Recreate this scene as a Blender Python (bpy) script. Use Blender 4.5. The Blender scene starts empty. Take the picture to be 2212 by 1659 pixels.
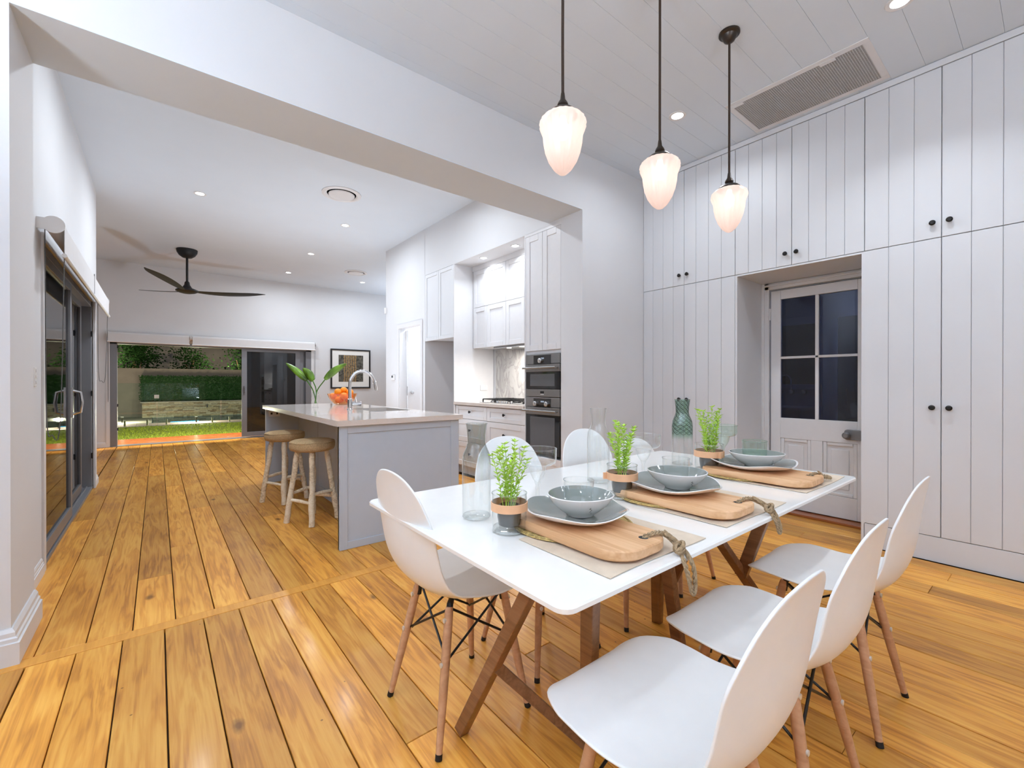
import bpy, bmesh, math, random
from mathutils import Vector, Matrix
random.seed(7)
SC = bpy.context.scene
COL = SC.collection
PI = math.pi
# ------------------------------------------------------------------ camera, world, lights, exposure
cam_d = bpy.data.cameras.new('camera'); cam = bpy.data.objects.new('camera', cam_d); COL.objects.link(cam)
cam.location = (0, 0, 1.2); cam.rotation_euler = (math.radians(90 - 0.16), 0, math.radians(-38.76))
cam_d.sensor_fit = 'HORIZONTAL'; cam_d.sensor_width = 36.0; cam_d.lens = 36.0 * 954.0 / 2212.0
cam_d.clip_start = 0.03; cam_d.clip_end = 200
SC.camera = cam
SC.view_settings.view_transform = 'Standard'; SC.view_settings.look = 'None'
SC.view_settings.gamma = 1.0; SC.view_settings.use_curve_mapping = False
SC.view_settings.exposure = 0.06
SC.cycles.max_bounces = 14; SC.cycles.diffuse_bounces = 12; SC.cycles.glossy_bounces = 5
SC.cycles.transmission_bounces = 8; SC.cycles.transparent_max_bounces = 24
SC.cycles.sample_clamp_indirect = 6.0
SC.cycles.caustics_reflective = False; SC.cycles.caustics_refractive = False
W = bpy.data.worlds.new('night_sky'); SC.world = W; W.use_nodes = True
W.node_tree.nodes['Background'].inputs[0].default_value = (0.05, 0.07, 0.12, 1)
W.node_tree.nodes['Background'].inputs[1].default_value = 0.5

P_DOWN_DINING = 1.9      # watts of every recessed lamp of the dining room
P_DOWN_LIVING = 19.0
P_NICHE = 4.0
P_PENDANT = 0.16
P_PANTRY = 45.0
P_EAVE = 420.0
P_GARDEN = 60.0
P_FILL_DINING = 180.0    # added fill lamps that light the ceiling, behind the camera
P_FILL_LIVING = 30.0
LAMP_COL = (0.905, 0.97, 1.055)

def lamp(kind, loc, power, parent=None, col=LAMP_COL, size=0.09, radius=0.03, rot=(0, 0, 0), spot=None, spread=180):
    d = bpy.data.lights.new('lamp', kind); d.energy = power; d.color = col
    if kind == 'AREA': d.shape = 'DISK'; d.size = size; d.spread = math.radians(spread)
    else: d.shadow_soft_size = radius
    if spot: d.spot_size = math.radians(spot[0]); d.spot_blend = spot[1]
    o = bpy.data.objects.new('lamp', d); COL.objects.link(o); o.location = loc; o.rotation_euler = rot
    if parent: o.parent = parent
    return o

# ------------------------------------------------------------------ materials
def nodes(name):
    m = bpy.data.materials.new(name); m.use_nodes = True
    nt = m.node_tree; return m, nt, nt.nodes, nt.links, nt.nodes['Principled BSDF']

def pm(name, col, rough=0.5, metal=0.0, spec=0.5, noise=0.0, nscale=20.0, bump=0.0, bscale=60.0, coat=0.0, stretch=(1, 1, 1), **kw):
    m, nt, N, L, b = nodes(name)
    b.inputs['Base Color'].default_value = (*col, 1); b.inputs['Roughness'].default_value = rough
    b.inputs['Metallic'].default_value = metal; b.inputs['Specular IOR Level'].default_value = spec
    b.inputs['Coat Weight'].default_value = coat; b.inputs['Coat Roughness'].default_value = 0.08
    tc = N.new('ShaderNodeTexCoord'); mp = N.new('ShaderNodeMapping'); mp.inputs['Scale'].default_value = stretch
    L.new(tc.outputs['Object'], mp.inputs['Vector'])
    nz = N.new('ShaderNodeTexNoise'); nz.inputs['Scale'].default_value = nscale; nz.inputs['Detail'].default_value = 5
    L.new(mp.outputs['Vector'], nz.inputs['Vector'])
    rp = N.new('ShaderNodeValToRGB')
    a = max(noise, 0.012)
    rp.color_ramp.elements[0].color = (*[c * (1 - a) for c in col], 1); rp.color_ramp.elements[1].color = (*[min(1, c * (1 + a)) for c in col], 1)
    rp.color_ramp.elements[0].position = 0.3; rp.color_ramp.elements[1].position = 0.7
    L.new(nz.outputs['Fac'], rp.inputs['Fac']); L.new(rp.outputs['Color'], b.inputs['Base Color'])
    if bump:
        n2 = N.new('ShaderNodeTexNoise'); n2.inputs['Scale'].default_value = bscale; n2.inputs['Detail'].default_value = 4
        L.new(mp.outputs['Vector'], n2.inputs['Vector'])
        bp = N.new('ShaderNodeBump'); bp.inputs['Strength'].default_value = bump; bp.inputs['Distance'].default_value = 0.01
        L.new(n2.outputs['Fac'], bp.inputs['Height']); L.new(bp.outputs['Normal'], b.inputs['Normal'])
    for k, v in kw.items(): b.inputs[k].default_value = v
    return m

def emit(name, col, s):
    m = bpy.data.materials.new(name); m.use_nodes = True; nt = m.node_tree; nt.nodes.clear()
    e = nt.nodes.new('ShaderNodeEmission'); e.inputs[0].default_value = (*col, 1); e.inputs[1].default_value = s
    o = nt.nodes.new('ShaderNodeOutputMaterial'); nt.links.new(e.outputs[0], o.inputs[0]); return m

def thin_glass(name, tint=(0.97, 0.985, 0.98), edge=(0.9, 0.94, 0.92), edge_amt=0.35, refl=1.0, rough=0.02, ior=1.5, ztint=None, graze=0.65):
    """clear sheet: see-through, mirror share by Fresnel, bright glints and grey outlines painted at grazing edges"""
    m = bpy.data.materials.new(name); m.use_nodes = True; nt = m.node_tree; nt.nodes.clear(); N = nt.nodes; L = nt.links
    t = N.new('ShaderNodeBsdfTransparent'); t.inputs[0].default_value = (*tint, 1)
    g = N.new('ShaderNodeBsdfGlossy'); g.inputs['Roughness'].default_value = rough; g.inputs[0].default_value = (1, 1, 1, 1)
    d = N.new('ShaderNodeBsdfDiffuse'); d.inputs[0].default_value = (*edge, 1)  # diffuse white that paints the bright glints along glass edges
    lw = N.new('ShaderNodeLayerWeight'); lw.inputs[0].default_value = 0.5
    p5 = N.new('ShaderNodeMath'); p5.operation = 'POWER'; p5.inputs[1].default_value = 5.0; L.new(lw.outputs['Facing'], p5.inputs[0])
    f0 = ((ior - 1) / (ior + 1)) ** 2 * 1.8
    mu = N.new('ShaderNodeMath'); mu.operation = 'MULTIPLY_ADD'; mu.inputs[1].default_value = (1 - f0) * refl; mu.inputs[2].default_value = f0 * refl; mu.use_clamp = True
    L.new(p5.outputs[0], mu.inputs[0])
    pw = N.new('ShaderNodeMath'); pw.operation = 'POWER'; pw.inputs[1].default_value = 5.5; L.new(lw.outputs['Facing'], pw.inputs[0])
    ed = N.new('ShaderNodeMath'); ed.operation = 'MULTIPLY'; ed.inputs[1].default_value = edge_amt; ed.use_clamp = True; L.new(pw.outputs[0], ed.inputs[0])
    if ztint:
        tc = N.new('ShaderNodeTexCoord'); sp = N.new('ShaderNodeSeparateXYZ'); L.new(tc.outputs['Object'], sp.inputs[0])
        rp = N.new('ShaderNodeValToRGB'); rp.color_ramp.elements[0].position = ztint[0]; rp.color_ramp.elements[1].position = ztint[1]
        rp.color_ramp.elements[0].color = (*tint, 1); rp.color_ramp.elements[1].color = (*ztint[2], 1)
        L.new(sp.outputs['Z'], rp.inputs[0])
    pg = N.new('ShaderNodeMath'); pg.operation = 'POWER'; pg.inputs[1].default_value = 3.0; L.new(lw.outputs['Facing'], pg.inputs[0])
    gk = N.new('ShaderNodeMath'); gk.operation = 'MULTIPLY'; gk.inputs[1].default_value = graze; L.new(pg.outputs[0], gk.inputs[0])
    gm_ = N.new('ShaderNodeMixRGB'); gm_.blend_type = 'MULTIPLY'; gm_.inputs[2].default_value = (0.34, 0.37, 0.36, 1)
    L.new(gk.outputs[0], gm_.inputs[0])
    if ztint: L.new(rp.outputs[0], gm_.inputs[1])
    else: gm_.inputs[1].default_value = (*tint, 1)
    L.new(gm_.outputs[0], t.inputs[0])
    m1 = N.new('ShaderNodeMixShader'); L.new(ed.outputs[0], m1.inputs[0]); L.new(t.outputs[0], m1.inputs[1]); L.new(d.outputs[0], m1.inputs[2])
    m2 = N.new('ShaderNodeMixShader'); L.new(mu.outputs[0], m2.inputs[0]); L.new(m1.outputs[0], m2.inputs[1]); L.new(g.outputs[0], m2.inputs[2])
    o = N.new('ShaderNodeOutputMaterial'); L.new(m2.outputs[0], o.inputs[0]); return m

def floor_wood(name, dark, mid, light, rough=0.33, coat=0.35, per=0.22, knots=True):
    m, nt, N, L, b = nodes(name)
    tc = N.new('ShaderNodeTexCoord'); oi = N.new('ShaderNodeObjectInfo')
    sc = N.new('ShaderNodeVectorMath'); sc.operation = 'SCALE'; sc.inputs['Scale'].default_value = 37.0
    cb = N.new('ShaderNodeCombineXYZ'); L.new(oi.outputs['Random'], cb.inputs[0]); L.new(oi.outputs['Random'], cb.inputs[1]); L.new(oi.outputs['Random'], cb.inputs[2])
    L.new(cb.outputs[0], sc.inputs[0])
    ad = N.new('ShaderNodeVectorMath'); ad.operation = 'ADD'; L.new(tc.outputs['Object'], ad.inputs[0]); L.new(sc.outputs[0], ad.inputs[1])
    mp = N.new('ShaderNodeMapping'); mp.inputs['Scale'].default_value = (11, 1.0, 11); L.new(ad.outputs[0], mp.inputs['Vector'])
    n1 = N.new('ShaderNodeTexNoise'); n1.inputs['Scale'].default_value = 1.6; n1.inputs['Detail'].default_value = 4; n1.inputs['Distortion'].default_value = 0.6; L.new(mp.outputs[0], n1.inputs['Vector'])
    wv = N.new('ShaderNodeMath'); wv.operation = 'MULTIPLY'; wv.inputs[1].default_value = 26.0; L.new(n1.outputs['Fac'], wv.inputs[0])
    sn = N.new('ShaderNodeMath'); sn.operation = 'SINE'; L.new(wv.outputs[0], sn.inputs[0])
    mr = N.new('ShaderNodeMapRange'); mr.inputs['From Min'].default_value = -1; mr.inputs['From Max'].default_value = 1; L.new(sn.outputs[0], mr.inputs['Value'])
    mp2 = N.new('ShaderNodeMapping'); mp2.inputs['Scale'].default_value = (120, 3.0, 120); L.new(ad.outputs[0], mp2.inputs['Vector'])
    n2 = N.new('ShaderNodeTexNoise'); n2.inputs['Scale'].default_value = 1.0; n2.inputs['Detail'].default_value = 3; L.new(mp2.outputs[0], n2.inputs['Vector'])
    n3 = N.new('ShaderNodeTexNoise'); n3.inputs['Scale'].default_value = 2.2; n3.inputs['Detail'].default_value = 2; L.new(ad.outputs[0], n3.inputs['Vector'])
    s1 = N.new('ShaderNodeMath'); s1.operation = 'MULTIPLY'; s1.inputs[1].default_value = 0.22; L.new(mr.outputs[0], s1.inputs[0])
    s2 = N.new('ShaderNodeMath'); s2.operation = 'MULTIPLY_ADD'; s2.inputs[1].default_value = 0.42; L.new(n2.outputs['Fac'], s2.inputs[0]); L.new(s1.outputs[0], s2.inputs[2])
    s3 = N.new('ShaderNodeMath'); s3.operation = 'MULTIPLY_ADD'; s3.inputs[1].default_value = 0.55; L.new(n3.outputs['Fac'], s3.inputs[0]); L.new(s2.outputs[0], s3.inputs[2])
    rp = N.new('ShaderNodeValToRGB'); e = rp.color_ramp.elements
    e[0].position = 0.32; e[0].color = (*dark, 1); e[1].position = 0.82; e[1].color = (*light, 1)
    mid_e = e.new(0.56); mid_e.color = (*mid, 1)
    L.new(s3.outputs[0], rp.inputs[0])
    hs = N.new('ShaderNodeHueSaturation')
    vr = N.new('ShaderNodeMapRange'); vr.inputs['To Min'].default_value = 1 - per; vr.inputs['To Max'].default_value = 1 + per * 0.75; L.new(oi.outputs['Random'], vr.inputs['Value'])
    L.new(vr.outputs[0], hs.inputs['Value']); L.new(rp.outputs[0], hs.inputs['Color'])
    out = hs.outputs[0]
    if knots:
        mk = N.new('ShaderNodeMapping'); mk.inputs['Scale'].default_value = (7.0, 3.4, 1); L.new(ad.outputs[0], mk.inputs['Vector'])
        vo = N.new('ShaderNodeTexVoronoi'); vo.inputs['Scale'].default_value = 0.55; L.new(mk.outputs[0], vo.inputs['Vector'])
        wn = N.new('ShaderNodeTexNoise'); wn.inputs['Scale'].default_value = 25; L.new(ad.outputs[0], wn.inputs['Vector'])
        kk = N.new('ShaderNodeMath'); kk.operation = 'MULTIPLY_ADD'; kk.inputs[1].default_value = 0.06; L.new(wn.outputs['Fac'], kk.inputs[0]); L.new(vo.outputs['Distance'], kk.inputs[2])
        kr = N.new('ShaderNodeValToRGB'); kr.color_ramp.elements[0].position = 0.065; kr.color_ramp.elements[0].color = (1, 1, 1, 1); kr.color_ramp.elements[1].position = 0.125; kr.color_ramp.elements[1].color = (0, 0, 0, 1)
        L.new(kk.outputs[0], kr.inputs[0])
        vo2 = N.new('ShaderNodeTexVoronoi'); vo2.inputs['Scale'].default_value = 7.5; L.new(ad.outputs[0], vo2.inputs['Vector'])
        kr2 = N.new('ShaderNodeValToRGB'); kr2.color_ramp.elements[0].position = 0.026; kr2.color_ramp.elements[0].color = (1, 1, 1, 1); kr2.color_ramp.elements[1].position = 0.04; kr2.color_ramp.elements[1].color = (0, 0, 0, 1)
        L.new(vo2.outputs['Distance'], kr2.inputs[0])
        mx = N.new('ShaderNodeMath'); mx.operation = 'MAXIMUM'; L.new(kr.outputs[0], mx.inputs[0]); L.new(kr2.outputs[0], mx.inputs[1])
        ml = N.new('ShaderNodeMath'); ml.operation = 'MULTIPLY'; ml.inputs[1].default_value = 0.75; L.new(mx.outputs[0], ml.inputs[0])
        mix = N.new('ShaderNodeMixRGB'); mix.inputs[2].default_value = (dark[0] * 0.22, dark[1] * 0.2, dark[2] * 0.3, 1)
        L.new(ml.outputs[0], mix.inputs[0]); L.new(out, mix.inputs[1]); out = mix.outputs[0]
    L.new(out, b.inputs['Base Color'])
    rr = N.new('ShaderNodeMapRange'); rr.inputs['To Min'].default_value = rough - 0.07; rr.inputs['To Max'].default_value = rough + 0.12; L.new(n3.outputs['Fac'], rr.inputs['Value']); L.new(rr.outputs[0], b.inputs['Roughness'])
    b.inputs['Coat Weight'].default_value = coat; b.inputs['Coat Roughness'].default_value = 0.14; b.inputs['Specular IOR Level'].default_value = 0.35
    bp = N.new('ShaderNodeBump'); bp.inputs['Strength'].default_value = 0.12; bp.inputs['Distance'].default_value = 0.004; L.new(n2.outputs['Fac'], bp.inputs['Height']); L.new(bp.outputs[0], b.inputs['Normal'])
    return m

M = {}
M['wall'] = pm('wall_paint', (0.64, 0.654, 0.672), 0.75, noise=0.01, nscale=3, bump=0.03, bscale=250)
M['ceiling'] = pm('ceiling_paint', (0.615, 0.69, 0.765), 0.8, noise=0.01, nscale=3)  # bluish tint put in to cancel the warm bounce off the floor
M['trim'] = pm('white_trim_paint', (0.66, 0.668, 0.68), 0.4)
M['cab'] = pm('cabinet_paint', (0.628, 0.646, 0.67), 0.45, noise=0.008, nscale=2)
M['island'] = pm('pale_grey_island_paint', (0.455, 0.515, 0.59), 0.45)
M['kitchen'] = pm('kitchen_white_lacquer', (0.67, 0.675, 0.69), 0.35)
M['gap'] = pm('recess_shade', (0.03, 0.03, 0.03), 0.9)  # near-black that stands in for the shade inside holes and gaps
M['knob'] = pm('dark_bronze_knob', (0.02, 0.019, 0.018), 0.35, metal=0.6)
M['floor'] = floor_wood('honey_pine_boards', (0.36, 0.13, 0.018), (0.60, 0.255, 0.034), (0.72, 0.365, 0.066), rough=0.42, coat=0.08, per=0.28)
M['floor_strip'] = floor_wood('honey_pine_strip', (0.52, 0.215, 0.030), (0.61, 0.27, 0.040), (0.67, 0.31, 0.05), rough=0.42, coat=0.1, per=0.0, knots=False)
M['subfloor'] = pm('dark_gap_filler', (0.045, 0.02, 0.008), 0.9)
M['stone'] = pm('beige_engineered_stone', (0.66, 0.60, 0.55), 0.10, noise=0.03, nscale=120, spec=0.35)
M['chrome'] = pm('chrome', (0.75, 0.76, 0.78), 0.08, metal=1.0)
M['steel'] = pm('brushed_steel', (0.30, 0.295, 0.29), 0.35, metal=0.85, noise=0.1, nscale=40, stretch=(1, 1, 30))
M['steel_light'] = pm('light_steel', (0.6, 0.6, 0.6), 0.25, metal=0.9)
M['ovenglass'] = pm('black_oven_glass', (0.012, 0.012, 0.013), 0.08, coat=0.3)
M['ovenwin'] = pm('dim_oven_window', (0.10, 0.102, 0.108), 0.12)
M['black'] = pm('satin_black', (0.012, 0.012, 0.013), 0.5, spec=.3)
M['blackmetal'] = pm('black_wire', (0.012, 0.012, 0.013), 0.35, metal=0.3)
M['bronze'] = pm('dark_bronze', (0.055, 0.045, 0.038), 0.35, metal=0.8)
M['cord'] = pm('brown_braided_cord', (0.035, 0.018, 0.010), 0.8, bump=0.6, bscale=300)
M['alu'] = pm('grey_aluminium', (0.20, 0.205, 0.22), 0.4, metal=0.3)
M['alu_dark'] = pm('shaded_grey_aluminium', (0.12, 0.122, 0.13), 0.45, metal=0.2)  # darker copy of the aluminium with shade put into the colour
M['blind'] = pm('white_blind_fabric', (0.66, 0.66, 0.665), 0.85, bump=0.05, bscale=400)
M['chain'] = pm('blind_chain', (0.09, 0.09, 0.09), 0.5)
M['chair'] = pm('white_moulded_plastic', (0.845, 0.86, 0.86), 0.34, spec=.4)
M['beech'] = floor_wood('beech_leg', (0.42, 0.215, 0.11), (0.50, 0.27, 0.145), (0.58, 0.33, 0.19), per=0.1, knots=False, coat=0.1)
M['walnut'] = floor_wood('walnut_leg', (0.13, 0.056, 0.024), (0.19, 0.085, 0.038), (0.26, 0.125, 0.06), per=0.1, knots=False, coat=0.15)
M['table'] = pm('white_table_lacquer', (0.87, 0.86, 0.83), 0.16, coat=0.2)
M['bolt'] = pm('pale_bolt', (0.75, 0.75, 0.73), 0.3, metal=0.4)
M['board'] = floor_wood('maple_board', (0.52, 0.27, 0.12), (0.65, 0.375, 0.19), (0.74, 0.46, 0.26), per=0.08, knots=False, coat=0.05, rough=0.5)
M['mat'] = pm('beige_linen_mat', (0.62, 0.51, 0.39), 0.7, noise=0.10, nscale=14, bump=0.15, bscale=500)
M['woven'] = pm('gold_woven_straw', (0.50, 0.35, 0.12), 0.55, noise=0.35, nscale=90, bump=0.9, bscale=160)
M['rope'] = pm('jute_rope', (0.36, 0.25, 0.14), 0.9, noise=0.3, nscale=120, bump=0.6, bscale=300)
M['ceramic'] = pm('white_ceramic', (0.84, 0.82, 0.80), 0.18, coat=0.3)
M['glaze'] = pm('grey_green_glaze', (0.25, 0.27, 0.25), 0.1, noise=0.08, nscale=12, coat=0.5)
M['leather'] = pm('tan_leather', (0.72, 0.40, 0.22), 0.55, noise=0.04, nscale=40)
M['pot'] = pm('charcoal_pot', (0.06, 0.056, 0.052), 0.25, coat=0.3)
M['herb'] = pm('herb_green', (0.42, 0.62, 0.07), 0.5, noise=0.25, nscale=60)
M['herbstem'] = pm('herb_stem', (0.12, 0.17, 0.04), 0.6)
M['leafgreen'] = pm('strap_leaf_green', (0.15, 0.30, 0.025), 0.35, noise=0.7, nscale=9, stretch=(1, 1, 0.4))
M['stem'] = pm('dark_green_stem', (0.05, 0.16, 0.01), 0.4)
M['glass'] = thin_glass('clear_glass', tint=(.975, .985, .98), edge_amt=1.0, edge=(0.95, 0.96, 0.95))
M['glass_backdrop'] = thin_glass('backdrop_topped_glass', ztint=(0.17, 0.215, (0.66, 0.69, 0.68)), edge_amt=0.9, edge=(0.95, 0.96, 0.95))  # grey backdrop seen through the bottle, tinted into its upper half
M['glass_green'] = thin_glass('pale_green_glass', tint=(0.84, 0.93, 0.88), edge=(0.8, 0.95, 0.88), edge_amt=0.5)
M['glass_bottle_green'] = thin_glass('green_topped_glass', ztint=(0.14, 0.17, (0.62, 0.80, 0.71)), edge_amt=0.5)
M['glass_orange'] = thin_glass('orange_glass', tint=(1.0, 0.80, 0.58), edge=(0.95, 0.35, 0.06), edge_amt=0.6, graze=0.2)
M['pane'] = thin_glass('window_glass', graze=0.0, tint=(0.9, 0.93, 0.92), edge_amt=0.0, refl=1.0)
M['pane_dark'] = thin_glass('tinted_door_glass', graze=0.0, tint=(0.34, 0.37, 0.40), edge_amt=0.0, refl=0.7)
M['fence'] = thin_glass('pool_fence_glass', graze=0.0, tint=(0.86, 0.94, 0.92), edge=(0.4, 0.8, 0.75), edge_amt=0.2, refl=0.35)
M['pane_blue'] = thin_glass('old_blue_pane', graze=0.0, tint=(0.42, 0.46, 0.60), edge_amt=0.0, refl=0.45)
M['orange'] = pm('orange_peel', (0.95, 0.30, 0.005), 0.4, noise=0.06, nscale=10, bump=0.2, bscale=150)
M['burlap'] = pm('tan_burlap', (0.60, 0.42, 0.22), 0.95, noise=0.25, nscale=150, bump=0.9, bscale=260)
M['driftwood'] = floor_wood('limewashed_driftwood', (0.46, 0.35, 0.22), (0.80, 0.68, 0.49), (0.88, 0.80, 0.64), per=0.05, knots=False, coat=0.0, rough=0.8)
M['marble'] = None
M['picframe'] = pm('black_picture_frame', (0.012, 0.012, 0.012), 0.4)
M['picmat'] = pm('ivory_mount', (0.78, 0.79, 0.76), 0.8)
M['art'] = pm('speckled_charcoal_print', (0.085, 0.082, 0.065), 0.7, noise=0.8, nscale=22)
M['artbead'] = pm('ochre_bead_print', (0.45, 0.28, 0.10), 0.7, noise=0.4, nscale=40)
M['grille'] = pm('grey_return_grille', (0.52, 0.52, 0.525), 0.6)
M['filter'] = pm('dusty_filter', (0.10, 0.10, 0.10), 0.9, noise=0.5, nscale=9)
M['frost'] = None
M['lens'] = emit('lamp_lens', (1.0, 0.99, 0.97), 14.0)
M['lens_small'] = emit('undercabinet_lens', (1.0, 0.95, 0.88), 8.0)
M['bulb'] = emit('pendant_bulb', (1.0, 0.9, 0.82), 7.0)
M['redwood'] = floor_wood('merbau_threshold', (0.20, 0.05, 0.012), (0.30, 0.085, 0.02), (0.38, 0.12, 0.03), per=0.1, knots=False)
M['deck'] = floor_wood('merbau_deck', (0.24, 0.06, 0.012), (0.40, 0.105, 0.02), (0.52, 0.16, 0.035), per=0.15, knots=False, coat=0.05, rough=0.5)
M['grass'] = pm('lawn_green', (0.36, 0.46, 0.04), 0.9, noise=0.4, nscale=14)
M['soil'] = pm('lawn_soil', (0.30, 0.38, 0.04), 0.95, noise=0.3, nscale=10)
M['paver'] = pm('pale_paver', (0.46, 0.42, 0.36), 0.8, noise=0.1, nscale=8)
M['render'] = pm('taupe_render', (0.34, 0.30, 0.25), 0.9, noise=0.08, nscale=3)
M['render_far'] = pm('far_render', (0.46, 0.41, 0.33), 0.9, noise=0.1, nscale=2)
M['hedge'] = pm('hedge_leaf', (0.022, 0.085, 0.016), 0.6, noise=0.5, nscale=25)
M['tree'] = pm('tree_leaf', (0.018, 0.055, 0.012), 0.9, noise=0.5, nscale=12, spec=.1)
M['bark'] = pm('tree_bark', (0.20, 0.12, 0.07), 0.9, noise=0.3, nscale=20)
M['ledge'] = [pm('ledge_stone', c, 0.85, noise=0.25, nscale=18) for c in ((0.50, 0.40, 0.26), (0.38, 0.33, 0.25), (0.55, 0.48, 0.36), (0.30, 0.22, 0.14))]
M['water'] = thin_glass('pool_water', graze=0.0, tint=(0.30, 0.62, 0.72), edge_amt=0.0, refl=0.55, rough=0.03, ior=1.33)
M['pool'] = pm('pool_lining', (0.20, 0.44, 0.55), 0.6)
M['poolglow'] = emit('pool_streak_glow', (0.25, 0.75, 1.0), 9.0)
M['spigot'] = pm('polished_spigot', (0.5, 0.5, 0.47), 0.2, metal=0.9)
M['nightwall'] = pm('night_dark_paint', (0.035, 0.037, 0.04), 0.8)  # near-black that holds the darkness of night in its colour
M['slat'] = pm('dark_olive_reflection', (0.035, 0.034, 0.014), 0.5)
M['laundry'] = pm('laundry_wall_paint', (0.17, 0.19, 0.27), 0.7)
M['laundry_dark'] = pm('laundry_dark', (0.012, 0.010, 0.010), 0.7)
M['plate_sw'] = pm('white_switch_plastic', (0.72, 0.72, 0.72), 0.35)
M['lock'] = pm('painted_lock_metal', (0.19, 0.19, 0.195), 0.4, metal=0.5)
M['screen'] = pm('thermostat_screen', (0.10, 0.11, 0.11), 0.3)
M['emblem'] = pm('grey_ink', (0.12, 0.12, 0.11), 0.5)
M['display'] = emit('oven_clock_display', (0.6, 0.7, 0.85), 0.5)

def marble():
    m, nt, N, L, b = nodes('grey_veined_marble')
    tc = N.new('ShaderNodeTexCoord'); nz = N.new('ShaderNodeTexNoise'); nz.inputs['Scale'].default_value = 2.6; nz.inputs['Detail'].default_value = 8; nz.inputs['Distortion'].default_value = 1.6
    mp = N.new('ShaderNodeMapping'); mp.inputs['Rotation'].default_value = (0.6, 0.2, 0.4); mp.inputs['Scale'].default_value = (1, 2.4, 0.9)
    L.new(tc.outputs['Object'], mp.inputs[0]); L.new(mp.outputs[0], nz.inputs['Vector'])
    rp = N.new('ShaderNodeValToRGB'); e = rp.color_ramp.elements
    e[0].position = 0.42; e[0].color = (0.40, 0.39, 0.38, 1); e[1].position = 0.56; e[1].color = (0.46, 0.45, 0.44, 1)
    x = e.new(0.49); x.color = (0.31, 0.30, 0.295, 1); y = e.new(0.51); y.color = (0.44, 0.43, 0.42, 1)
    L.new(nz.outputs['Fac'], rp.inputs[0]); L.new(rp.outputs[0], b.inputs['Base Color']); b.inputs['Roughness'].default_value = 0.2
    return m
M['marble'] = marble()

def frosted(name):
    m = bpy.data.materials.new(name); m.use_nodes = True; nt = m.node_tree; nt.nodes.clear(); N = nt.nodes; L = nt.links
    tl = N.new('ShaderNodeBsdfTranslucent'); tl.inputs[0].default_value = (1.0, 0.86, 0.80, 1)
    df = N.new('ShaderNodeBsdfDiffuse'); df.inputs[0].default_value = (0.92, 0.80, 0.75, 1)
    tr = N.new('ShaderNodeBsdfTransparent'); tr.inputs[0].default_value = (1, 0.93, 0.89, 1)
    gl = N.new('ShaderNodeBsdfGlossy'); gl.inputs['Roughness'].default_value = 0.25
    a = N.new('ShaderNodeMixShader'); a.inputs[0].default_value = 0.45; L.new(tl.outputs[0], a.inputs[1]); L.new(df.outputs[0], a.inputs[2])
    b2 = N.new('ShaderNodeMixShader'); b2.inputs[0].default_value = 0.22; L.new(a.outputs[0], b2.inputs[1]); L.new(tr.outputs[0], b2.inputs[2])
    c = N.new('ShaderNodeMixShader'); c.inputs[0].default_value = 0.06; L.new(b2.outputs[0], c.inputs[1]); L.new(gl.outputs[0], c.inputs[2])
    o = N.new('ShaderNodeOutputMaterial'); L.new(c.outputs[0], o.inputs[0]); return m
M['frost'] = frosted('frosted_pink_glass')

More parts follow.
